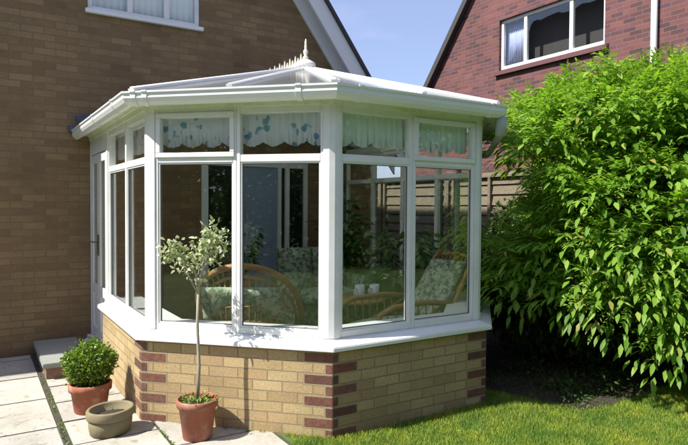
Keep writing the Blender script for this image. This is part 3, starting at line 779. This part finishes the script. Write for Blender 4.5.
def arm_chair(name, label, loc, rz_, wd, back_h, lean, fab, round_back=True):
    """cane armchair facing local +x; hooped or straight back"""
    t = thing(name, label, 'armchair', loc, 'cane armchairs in the conservatory')
    X = Vector((math.cos(rz_), math.sin(rz_), 0)); Y = Vector((-X.y, X.x, 0)); O = Vector(loc)
    W = lambda x, y, z: O+X*x+Y*y+Vector((0, 0, z))
    hw_ = wd/2; mb = MB(); FX = .42 if round_back else .62
    if round_back:
        hp = []
        for i in range(25):
            a = math.pi*i/24; yy = hw_*math.cos(a); zz = .30+(back_h-.30)*math.sin(a)**.62
            xx = .30-.62*math.sin(a)**.6-lean*max(0, zz-.45); hp.append(W(xx, yy, zz))
        mb.tube(hp, .030, 8)
        hp2 = [W(.30-.60*math.sin(math.pi*i/24)**.6-lean*.05, (hw_-.05)*math.cos(math.pi*i/24), .26+(back_h-.36)*math.sin(math.pi*i/24)**.6) for i in range(25)]
        mb.tube(hp2, .014, 8)
        for i in range(2, 23): a = math.pi*i/24; mb.tube([hp[i], hp2[i]], .008, 5); mb.tube([hp2[i], W(-.27*math.sin(a)**.6+.02, (hw_-.10)*math.cos(a), .30)], .0075, 5)
        for f_ in (.25, .5, .75):
            mb.tube([hp2[i].lerp(W(-.27*math.sin(math.pi*i/24)**.6+.02, (hw_-.10)*math.cos(math.pi*i/24), .30), f_) for i in range(2, 23)], .007, 5)
    else:
        for sg in (-1, 1):
            y = sg*hw_
            mb.tube([W(-.16, y*.92, .30), W(-.16-lean*.3, y*.92, .52), W(-.16-lean*.75, y*.9, back_h-.12), W(-.16-lean*1.08, y*.86, back_h+.06)], .023, 8)
            mb.tube([W(-.16-lean*.25, y, .58), W(.05, y*1.02, .62), W(.45, y*1.02, .61), W(.60, y, .55), W(FX, y, .42), W(FX-.02, y, .28)], .025, 8)
            mb.tube([W(FX-.03, y, .30), W(.20, y, .40), W(-.16, y*.92, .56)], .014, 7)
            for q in range(7): xx = -.05+q*.09; mb.tube([W(xx, y, .29), W(xx+.03, y*1.01, .60)], .007, 5)
        mb.tube([W(-.16-lean, hw_*.86, back_h), W(-.18-lean, 0, back_h+.04), W(-.16-lean, -hw_*.86, back_h)], .021, 8)
        for i in range(9): y = hw_*.72*(i/4-1); mb.tube([W(-.16, y, .30), W(-.16-lean, y, back_h+.02)], .008, 5)
    mb.tube([W(FX, -hw_, .28), W(FX, hw_, .28), W(-.18, hw_*.9, .28), W(-.18, -hw_*.9, .28), W(FX, -hw_, .28)], .020, 8)
    for i in range(12):
        y = hw_*(i/5.5-1)*.95; mb.tube([W(FX, y, .27), W(FX+.01, y+.03, .16), W(FX, y, .07)], .007, 5)
    mb.tube([W(FX, -hw_, .07), W(FX, hw_, .07)], .012, 6)
    mb.build('frame', MAT['cane'], t)
    for sx in (FX, -.18):
        for sg in (-1, 1):
            l = MB(); l.tube([W(sx, sg*hw_*.96, .30), W(sx+(.03 if sx > 0 else -.04), sg*hw_*.98, 0)], [.022, .018], 8); l.build('leg', MAT['cane'], t)
    l = MB(); cushion(l, W(-.20, -hw_*.88, .27), X*(FX+.22), Y*wd*.88, Vector((0, 0, .17))); l.build('seat_cushion', fab, t)
    l = MB()
    if round_back: cushion(l, W(-.10, -hw_*.70, .42), Vector((0, 0, back_h-.62))-X*.12, Y*wd*.74, -X*.11)
    else: cushion(l, W(.02-.08, -hw_*.78, .40), Vector((0, 0, back_h-.44))-X*(lean*.86), Y*wd*.78, -X*.15+Vector((0, 0, .03)))
    l.build('back_cushion', fab, t)
    return t
arm_chair('cane_armchair', 'round hoop-backed cane chair just inside the glass behind the potted standard tree', (.10, 1.72, FZ), R(58), 1.0, .95, .05, MAT['floral2'])
arm_chair('cane_armchair', 'leaning-back cane chair with pale cushion seen side on in the rightmost pane', (1.42, .92, FZ), R(183), .60, .98, .46, MAT['floral2'], False)
# settee against the far side
st = thing('settee', 'floral upholstered settee behind the hoop-backed cane chair', 'settee', (1.33, 2.60, FZ))
mb = MB(); mb.box(.95, 1.95, 2.35, 2.97, FZ+.08, FZ+.36); mb.build('base', MAT['floral'], st, bevel=.02)
mb = MB(); cushion(mb, (1.02, 2.27, FZ+.34), (.86, 0, 0), (0, .52, 0), (0, 0, .18)); mb.build('seat_cushion', MAT['floral'], st)
for x in (.98, 1.45): mb = MB(); cushion(mb, (x, 2.75, FZ+.36), (.46, 0, 0), (0, .10, .62), (0, .20, 0)); mb.build('back_cushion', MAT['floral'], st)
for x in (.86, 1.88): mb = MB(); cushion(mb, (x, 2.29, FZ+.10), (0, .66, 0), (0, 0, .54), (.16, 0, 0)); mb.build('armrest', MAT['floral'], st)
for x in (.98, 1.92):
    for y in (2.39, 2.93): mb = MB(); mb.tube([(x, y, FZ+.08), (x, y, FZ)], .025, 8); mb.build('leg', MAT['cane'], st)
# round table with two mugs
tb = thing('cane_table', 'small round cane table carrying two pale mugs', 'table', (1.34, 1.70, FZ))
mb = MB(); mb.lathe(1.34, 1.70, [(.30, FZ+.48), (.31, FZ+.50), (.30, FZ+.52)], 32); mb.build('tabletop', MAT['cane'], tb)
for k in range(4):
    a = k*math.pi/2+.5; mb = MB(); mb.tube([(1.34+.24*math.cos(a), 1.70+.24*math.sin(a), FZ+.48), (1.34+.17*math.cos(a), 1.70+.17*math.sin(a), FZ+.24), (1.34+.25*math.cos(a), 1.70+.25*math.sin(a), FZ)], .014, 8); mb.build('leg', MAT['cane'], tb)
for k, (x, y) in enumerate(((1.30, 1.60), (1.46, 1.56))):
    m = thing('mug', ['pale mug on the cane table, nearer the middle corner post', 'pale mug on the cane table, nearer the leaning-back cane chair'][k], 'mug', (x, y, FZ+.521), 'mugs on the cane table')
    b = MB(); z = FZ+.521; b.lathe(x, y, [(.045, z), (.052, z+.02), (.055, z+.15), (.050, z+.15), (.046, z+.03)], 20); b.build('body', MAT['mug'], m)
    b = MB(); b.tube([(x-.05, y-.02, z+.12), (x-.09, y-.03, z+.11), (x-.09, y-.03, z+.05), (x-.05, y-.02, z+.04)], .007, 6); b.build('handle', MAT['mug'], m)
def houseplant(label, x, y, pot_r, pot_h, h, spread, n, ll, z0=FZ):
    t = thing('houseplant', label, 'houseplant', (x, y, z0), 'houseplants in the conservatory')
    mb = MB(); mb.lathe(x, y, [(pot_r*.75, z0), (pot_r, z0+pot_h*.9), (pot_r*1.06, z0+pot_h*.9), (pot_r*1.06, z0+pot_h), (pot_r*.92, z0+pot_h), (pot_r*.9, z0+pot_h-.03)], 24); mb.build('pot', MAT['pot'], t)
    sm_ = MB(); P = []; D = []
    for i in range(n):
        a = random.uniform(0, 6.283); r = spread*math.sqrt(random.random()); zz = z0+pot_h+h*random.uniform(.25, 1)
        p0 = Vector((x, y, z0+pot_h-.02)); p2 = Vector((x+r*math.cos(a), y+r*math.sin(a), zz)); p1 = p0.lerp(p2, .5)+Vector((0, 0, .1))
        if i % 3 == 0: sm_.tube([p0, p1, p2], .005, 5)
        for q in range(5):
            P.append(tuple(p1.lerp(p2, q/4)+Vector((random.uniform(-.05, .05), random.uniform(-.05, .05), 0)))); D.append((math.cos(a)+random.uniform(-.7, .7), math.sin(a)+random.uniform(-.7, .7), random.uniform(-.7, .3)))
    sm_.build('stem', MAT['hplant'], t)
    P, D = np.array(P), np.array(D); m = len(P)
    V, F = leaves(P, D, np.array([0, 0, 1.])+rng.normal(size=(m, 3))*.35, rng.uniform(.7, 1.2, m)*ll, rng.uniform(.7, 1.2, m)*ll*.42)
    tri_mesh('foliage', V, F, MAT['hplant'], t)
houseplant('wide dark green houseplant behind the two mugs', 2.06, 1.90, .17, .30, .95, .46, 60, .20)
houseplant('tall bushy houseplant in the far corner beyond the settee', 2.12, 3.22, .18, .34, 1.25, .34, 70, .19)
houseplant('slim houseplant standing by the pale blue inner door', .56, 2.95, .12, .62, .62, .17, 22, .13)

# ------------------------------------------------------------------ pots on the patio
def foliage_ball(n, c_, rad, ll, wd, fill=.35, jitter=.06):
    u = unit(n); r = rad*(1-fill*rng.random(n)**2.2)*(1+jitter*rng.normal(size=n))
    # clipped plants still have an uneven outline
    lob = 1+.05*np.sin(3*u[:, 0]*2+1)+.05*np.sin(5*u[:, 1]+2)+.04*np.sin(6*u[:, 2])
    P = np.array(c_)+u*(r*lob)[:, None]*np.array([1, 1, .92]); D = norm(u+rng.normal(size=(n, 3))*.75+np.array([0, 0, .25]))
    return leaves(P, D, norm(u+rng.normal(size=(n, 3))*.6), rng.uniform(.7, 1.25, n)*ll, rng.uniform(.7, 1.25, n)*wd, .15, .1)
bx, by = -1.36, 1.40
t = thing('potted_box_ball', 'clipped round box bush in a terracotta pot beside the stone step', 'potted plant', (bx, by, 0))
mb = MB(); mb.lathe(bx, by, [(.112, .0), (.118, .01), (.142, .17), (.158, .172), (.160, .222), (.150, .228), (.140, .222), (.136, .19)], 40, wob=.004); mb.build('pot', MAT['pot'], t)
mb = MB(); mb.lathe(bx, by, [(.137, .185), (.10, .198), (.02, .205)], 24, wob=.02); mb.build('soil', MAT['soil'], t)
mb = MB()
for k in range(7): a = k*.9; mb.tube([(bx, by, .19), (bx+.03*math.cos(a), by+.03*math.sin(a), .28), (bx+.11*math.cos(a), by+.11*math.sin(a), .40)], [.008, .006, .003], 6)
mb.build('stem', MAT['bark'], t)
V, F = foliage_ball(5600, (bx, by, .375), .172, .026, .015, .5, .05)
u = unit(46); u[:, 2] = np.abs(u[:, 2])*.9+.05; u = norm(u); P = (np.array([bx, by, .375])+u[:, None, :]*(.165+np.linspace(0, .035, 5))[None, :, None]).reshape(-1, 3)
V2, F2 = leaves(P, np.repeat(u, 5, 0)+rng.normal(size=(230, 3))*.6, unit(230)+np.array([0, 0, .5]), rng.uniform(.014, .026, 230), rng.uniform(.008, .014, 230))
tri_mesh('foliage', np.concatenate([V, V2]), np.concatenate([F, F2+len(V)]), MAT['box'], t)

ox, oy = -1.31, .86
t = thing('stone_bowl', 'low mossy stone bowl planter of dark soil between the two terracotta pots', 'planter', (ox, oy, 0))
mb = MB(); mb.lathe(ox, oy, [(.130, .0), (.138, .010), (.147, .06), (.149, .104), (.144, .110), (.158, .116), (.162, .125), (.163, .168), (.157, .176), (.142, .177), (.135, .168), (.130, .11)], 44, 1.06, .9, R(30), .006); mb.build('bowl', MAT['stonepot'], t)
mb = MB(); mb.lathe(ox, oy, [(.130, .118), (.08, .128), (.01, .125)], 24, 1.06, .9, R(30)); mb.build('soil', MAT['soil'], t)

px, py = -.815, .445
t = thing('potted_standard_tree', 'tall thin-stemmed standard with pale variegated crown in a terracotta pot', 'potted tree', (px, py, 0))
mb = MB(); mb.lathe(px, py, [(.095, -.0), (.100, .008), (.128, .225), (.142, .227), (.146, .272), (.136, .280), (.128, .272), (.124, .235)], 40, wob=.008); mb.build('pot', MAT['pot2'], t)
mb = MB(); mb.lathe(px, py, [(.125, .235), (.08, .250), (.01, .255)], 24); mb.build('soil', MAT['soil'], t)
wd_ = unit(160); P = np.array([px, py, .258])+np.stack([rng.uniform(-.11, .11, 160), rng.uniform(-.11, .11, 160), rng.uniform(-.01, .02, 160)], 1)
V, F = leaves(P, wd_*[1, 1, .3]+np.array([0, 0, .5]), unit(160)+np.array([0, 0, 1]), rng.uniform(.02, .045, 160), rng.uniform(.008, .016, 160))
tri_mesh('underplanting', V, F, MAT['box'], t)
vx = np.array([.848, -.53, 0])                           # the crown spreads along this line in plan
O = np.array([px, py, 0])
def at(u, z, v=0): return O+vx*u+np.array([.53, .848, 0])*v+np.array([0, 0, z])
mb = MB()
mb.tube([at(0, .24), at(.012, .5), at(.0, .78), at(.006, 1.0)], [.013, .012, .011, .010], 8)
br = [((.006, 1.0), (-.06, 1.13), (-.16, 1.28)), ((.006, 1.0), (.03, 1.18), (.10, 1.42)), ((.006, 1.02), (-.01, 1.14), (-.09, 1.24)), ((.02, 1.14), (.08, 1.24), (.15, 1.36)), ((.0, .97), (.0, 1.1), (.02, 1.22))]
for b in br: mb.tube([at(*q) for q in b], [.008, .006, .003], 6)
mb.build('trunk', MAT['stem'], t)
cl = [(-.20, 1.30, .0, .065), (-.13, 1.26, .05, .075), (-.14, 1.33, -.04, .05), (-.07, 1.20, -.03, .07), (-.02, 1.26, .05, .06), (.04, 1.31, -.02, .08), (.10, 1.36, .03, .085), (.11, 1.44, -.02, .06), (.15, 1.41, .02, .05), (.07, 1.22, .04, .06), (.0, 1.12, .0, .05), (-.22, 1.25, .02, .04), (.17, 1.33, -.02, .04), (.03, 1.38, .0, .05)]
Vs = []; Fs = []; k = 0
for u, z, v, r in cl:
    n = int(38*(r/.06)**2); c_ = at(u, z, v)
    dd = unit(n); P = c_+dd*(r*rng.random(n)**.8*1.3)[:, None]; D = norm(dd+rng.normal(size=(n, 3))*.8)
    V, F = leaves(P, D, unit(n)+np.array([-.3, -.2, .6]), rng.uniform(.028, .052, n), rng.uniform(.015, .026, n), .2, .15)
    Vs.append(V); Fs.append(F+k); k += len(V)
tri_mesh('crown', np.concatenate(Vs), np.concatenate(Fs), MAT['pale'], t)

# ------------------------------------------------------------------ big shrub
SX, SY = 3.45, .0
shr = thing('leafy_shrub', 'large bright green shrub with long drooping leaf sprays right of the conservatory', 'shrub', (SX, SY, 0))
clumps = []
def clump(x, y, z, r): clumps.append((x, y, z, r))
for i in range(900):
    # branch ends spread over a domed, leaning volume, denser towards the outside
    a = random.uniform(0, 2*math.pi); e = math.asin(random.uniform(-.85, 1.0)); q = random.uniform(.58, 1.04)
    rx, ry, rz2 = 1.38, 1.28, 1.18
    x = SX+rx*q*math.cos(a)*math.cos(e); y = SY+ry*q*math.sin(a)*math.cos(e); z = 1.62+rz2*q*math.sin(e)
    if x < 2.15+.3*abs(y): continue
    if z < .85 and x < 2.75: continue
    r0 = random.choice((.11, .15, .19, .24, .30))
    if any((x-q_[0])**2+(y-q_[1])**2+(1.25*(z-q_[2]))**2 < (.95*max(r0, q_[3])+.06)**2 for q_ in clumps): continue
    if 1.3 < z < 2.15 and ((x+2.11)*3.84-(y+3.53)*4.24)/5.72 < r0+.14: continue
    clump(x, y, z, r0)
for x, y, z in ((2.20, .20, 1.05), (2.42, -.42, 1.02), (2.55, -.62, .85), (2.30, -.22, 1.32), (2.75, -.85, .66), (2.62, -.72, 1.2), (2.3, .10, 2.42), (2.3, .2, .95), (2.25, .1, 1.25), (2.5, -.1, 2.5), (2.6, -.45, 2.2), (2.5, -.4, 1.8), (2.45, -.4, 1.4), (2.8, -.75, 1.9), (3.1, -.95, 1.6), (2.7, -.7, 1.4), (3.2, -.9, 2.2), (2.9, -.6, 2.5), (3.5, -.9, 2.5), (3.6, -1.0, 1.9), (2.9, -.8, .55), (3.0, -1.0, .45), (2.85, -.95, .85), (2.65, -.8, 1.05), (3.2, -.9, .7), (2.9, -1.05, 1.1), (3.35, -.3, 2.75), (2.9, -.1, 2.62), (2.65, .05, 2.5), (3.6, -.4, 2.85), (3.9, -.45, 2.85), (4.2, -.5, 2.75), (3.5, -.7, 2.6), (4.0, -.9, 2.5), (3.15, -1.1, .45), (3.35, -1.15, .75), (3.55, -1.2, 1.2), (4.2, -.7, 2.2), (4.3, -.5, 1.5), (3.9, -1.0, 1.3), (3.5, -1.1, 1.0), (3.6, -.9, .4)): clump(x, y, z, .26)
for i in range(70):
    # young shoots that stand clear of the dome and make its outline ragged
    a = random.uniform(0, 2*math.pi); e = math.asin(random.uniform(-.25, .95)); q = random.uniform(1.06, 1.20)
    x = SX+1.38*q*math.cos(a)*math.cos(e); y = SY+1.28*q*math.sin(a)*math.cos(e); z = 1.62+1.18*q*math.sin(e)
    if x < 2.10+.3*abs(y) or z < .9: continue
    if 1.3 < z < 2.15 and ((x+2.11)*3.84-(y+3.53)*4.24)/5.72 < .2: continue
    clump(x, y, z, .10)
bm_ = MB()
stems = []
for k in range(9):
    a = k*2*math.pi/9+.3; stems.append((Vector((SX+.18*math.cos(a), SY+.18*math.sin(a), -.05)), Vector((SX+.55*math.cos(a), SY+.5*math.sin(a), 1.05+.25*(k % 3)))))
for p0, p1 in stems: bm_.tube([p0, p0.lerp(p1, .5)+Vector((random.uniform(-.06, .06), random.uniform(-.06, .06), .12)), p1], [.035, .028, .02], 7)
P = []; D = []; N = []; Lg = []; Wd2 = []
LP = []
for (x, y, z, r) in clumps:
    c_ = Vector((x, y, z)); p1 = min((s_[1] for s_ in stems), key=lambda q: (q-c_).length)
    bm_.tube([p1, p1.lerp(c_, .5)+Vector((0, 0, .12)), c_], [.016, .010, .004], 5)
    out = Vector((x-SX, y-SY, max(-.05, (z-1.2)*.7))); out = out.normalized() if out.length > .01 else Vector((0, 0, 1))
    for s_ in range(int(31*(r/.25)**2)+12):
        u = unit(1)[0]; u[2] = u[2]*.55+.05; b = np.array(c_)+u*r*.5*random.random()**.5*np.array([1, 1, .6])
        d = norm(np.array(out)*np.array([.6, .6, .35])+u*1.0+np.array([-.12, -.05, .28])); side_r = random.uniform(-.35, .35)
        side0 = norm(np.cross(d, [0, 0, 1]))
        RL = random.uniform(.9, 1.5)*r*.70+.16; nl = 9; big = random.uniform(.55, 1.25)
        roll = side_r
        for j in range(nl):
            f = (j+.6)/nl; pos = b+d*RL*f+np.array([0, 0, -1])*RL*.16*f*f
            dv = norm(d+np.array([0, 0, -.36*f])); sd = norm(side0+np.array([0, 0, roll]))
            nn = np.cross(sd, dv)*1.0
            if nn[2] < 0: nn = -nn
            ln = .080*big*(.72 if z < 1.0 else 1.0)*(1-.35*abs(f-.45))*random.uniform(.8, 1.15)
            for sg in (-1, 1):
                P.append(pos); D.append(sd*sg*.85+dv*.8+np.array([0, 0, -.06])+rng.normal(size=3)*.26); N.append(nn+rng.normal(size=3)*.38); Lg.append(ln); Wd2.append(ln*random.uniform(.19, .31))
        P.append(b+d*RL*.97+np.array([0, 0, -.5*RL])); D.append(dv+np.array([0, 0, -.4])); N.append(nn); Lg.append(.12); Wd2.append(.04)
bm_.build('trunk', MAT['bark'], shr)
V, F = leaves(np.array(P), np.array(D), np.array(N), np.array(Lg), np.array(Wd2), .12, .16)
tri_mesh('foliage', V, F, MAT['shrub'], shr)

# ------------------------------------------------------------------ dark leaves added to stand for shade under and behind the bright shrub
t = thing('shade_foliage', 'low dark leaf mass added as shade beneath the bright green shrub', 'bush', (3.3, .4, 0))
mb = MB(); Vs = []; Fs = []; k = 0
lobes = [(2.75, .55, .55, .42), (2.6, .95, .75, .40), (3.1, .15, .5, .45), (3.5, -.1, .45, .45), (3.9, -.3, .5, .45), (3.3, .7, .7, .5), (3.9, .4, .65, .5), (2.9, 1.4, .75, .45), (3.6, 1.5, .8, .5), (4.0, 1.2, .8, .45), (3.9, 2.2, .85, .45), (4.1, 2.0, 1.35, .35), (4.1, 1.7, 1.2, .35)]
for x_, y_, z_, r_ in lobes:
    mb.tube([(3.3, .4, -.05), ((3.3+x_)/2, (.4+y_)/2, z_*.45), (x_, y_, z_)], [.03, .018, .008], 6)
    n = 1500; u = unit(n); P = np.array([x_, y_, z_])+u*(r_*rng.random(n)**.4*(1+.15*np.sin(7*u[:, 0]+5*u[:, 2])))[:, None]; P[:, 2] = np.maximum(P[:, 2], .03)
    V, F = leaves(P, norm(u+rng.normal(size=(n, 3))*.6), unit(n)+np.array([0, 0, .7]), rng.uniform(.05, .10, n), rng.uniform(.022, .045, n))
    Vs.append(V); Fs.append(F+k); k += len(V)
mb.build('trunk', MAT['bark'], t); tri_mesh('foliage', np.concatenate(Vs), np.concatenate(Fs), MAT['shade_leaf'], t)  # stems and leaves of the mass added as shade

# ------------------------------------------------------------------ low plants in the bed, leaf colour darkened in place of shade
n = 9500
cx_, cy_ = rng.uniform(1.85, 5.6, 330), rng.uniform(-2.0, 2.6, 330)
ok = (cx_-cy_ > 1.75) & (cy_ > np.interp(cx_, [1.70, 1.80, 1.95, 2.25, 2.9, 3.6, 6.6], [.20, -.25, -.60, -.66, -.60, -.62, -.9])+.12); cx_, cy_ = cx_[ok], cy_[ok]
j = rng.integers(0, len(cx_), n); hh = rng.uniform(.04, .18, len(cx_))[j]
P = np.stack([cx_[j]+rng.normal(0, .09, n), cy_[j]+rng.normal(0, .09, n), hh*rng.random(n)], 1)
V, F = leaves(P, unit(n)*[1, 1, .5]+np.array([0, 0, .35]), unit(n)+np.array([0, 0, .9]), rng.uniform(.025, .065, n), rng.uniform(.012, .028, n))
gc_ = tri_mesh('ground_cover', V, F, MAT['shade_leaf']); gc_['kind'] = 'stuff'

# ------------------------------------------------------------------ lawn grass
def in_bed(x, y):
    e = np.interp(x, [1.70, 1.80, 1.95, 2.25, 2.9, 3.6, 6.6], [.20, -.25, -.60, -.66, -.60, -.62, -.9]); return (x > 1.70) & (y > e)
n = 225000
x = rng.uniform(-.36, 3.7, n); y = rng.uniform(-2.1, .6, n)
edge = -.30+.035*np.sin(y*9)+.02*np.sin(y*23)
wall_lim = np.where(x < 0, -x-.095, np.where(x < L, -.066, x-L-.08))
keep = (x > edge) & (y < wall_lim) & (~in_bed(x, y) | (rng.random(n) < .06))
x, y = x[keep], y[keep]; n = len(x)
hgt = rng.uniform(.012, .036, n)*(1+.35*np.sin(x*3.1+y*2.3)*np.sin(y*4.7)); a = rng.uniform(0, 6.283, n); wv = rng.uniform(.0011, .0024, n)
tx, ty = np.cos(a), np.sin(a); ln = rng.normal(0, .45, (2, n))*hgt
b0 = np.stack([x-tx*wv, y-ty*wv, np.full(n, -.006)], 1); b1 = np.stack([x+tx*wv, y+ty*wv, np.full(n, -.006)], 1)
m0 = np.stack([x-tx*wv*.7+ln[0]*.4, y-ty*wv*.7+ln[1]*.4, hgt*.6], 1); m1 = np.stack([x+tx*wv*.7+ln[0]*.4, y+ty*wv*.7+ln[1]*.4, hgt*.6], 1)
tp = np.stack([x+ln[0], y+ln[1], hgt], 1)
V = np.stack([b0, b1, m1, m0, tp], 1).reshape(-1, 3); k = np.arange(n)[:, None]*5
F = np.concatenate([k+np.array([[0, 1, 2]]), k+np.array([[0, 2, 3]]), k+np.array([[3, 2, 4]])], 0)
g = tri_mesh('grass', V, F, MAT['blade']); g['kind'] = 'stuff'

# moss and small weeds in the patio joints and along the wall foot
P = []
for k in range(300):
    q = random.random()
    if q < .45: P.append((-1.598+random.gauss(0, .006), random.choice((1.15, 1.9, 2.4, .7, .95, 1.6))+random.gauss(0, .10)))
    elif q < .72: f_ = random.choice((.2, .45, .62, .9))+random.gauss(0, .04); f_ = min(.98, max(.03, f_)); P.append((-H2*(1-f_)-.052, H2*(1-f_)-.052))
    else: P.append((-1.0+random.gauss(0, .006), random.choice((.42, .6, .3))+random.gauss(0, .05)))
P = np.array(P); n = len(P); P = np.concatenate([P, np.full((n, 1), -.004)], 1)
V, F = leaves(P, unit(n)*[1, 1, .4]+np.array([0, 0, .6]), unit(n)+np.array([0, 0, .6]), rng.uniform(.010, .034, n), rng.uniform(.005, .011, n))
wd2 = tri_mesh('weeds', V, F, MAT['box']); wd2['kind'] = 'stuff'

# ------------------------------------------------------------------ garden hedge behind the viewer (the panes mirror it)
def hedge(label, pts, h, r, n):
    t = thing('garden_hedge', label, 'hedge', (*pts[0], 0)); Vs = []; Fs = []; k = 0
    for i in range(len(pts)-1):
        p, q = np.array(pts[i]), np.array(pts[i+1]); m = int(n*np.linalg.norm(q-p))
        f = rng.random(m); base = p+(q-p)*f[:, None]
        hh = h*(.82+.18*np.sin(f*7+i)+.08*np.sin(f*23)); z = hh*rng.random(m)**.8
        off = rng.normal(size=(m, 2))*r*.45*(1-.5*(z/h)[:, None])
        P = np.concatenate([base+off, z[:, None]], 1)
        V, F = leaves(P, unit(m), unit(m)+np.array([0, 0, .5]), rng.uniform(.12, .24, m), rng.uniform(.07, .13, m))
        Vs.append(V); Fs.append(F+k); k += len(V)
        for s_ in range(int(np.linalg.norm(q-p)/1.5)): b = p+(q-p)*(s_/(np.linalg.norm(q-p)/1.5)); tr = MB(); tr.tube([(b[0], b[1], -.1), (b[0]+.1, b[1], h*.7)], [.09, .03], 6); tr.build('trunk', MAT['bark'], t)
    tri_mesh('foliage', np.concatenate(Vs), np.concatenate(Fs), MAT['dark'], t)
hedge('tall dark hedge closing the garden behind the lawn and patio', [(-16, 3.5), (-14, -4.5), (-9, -10), (-2, -12), (6, -11), (11, -7)], 6.2, 1.7, 4200)
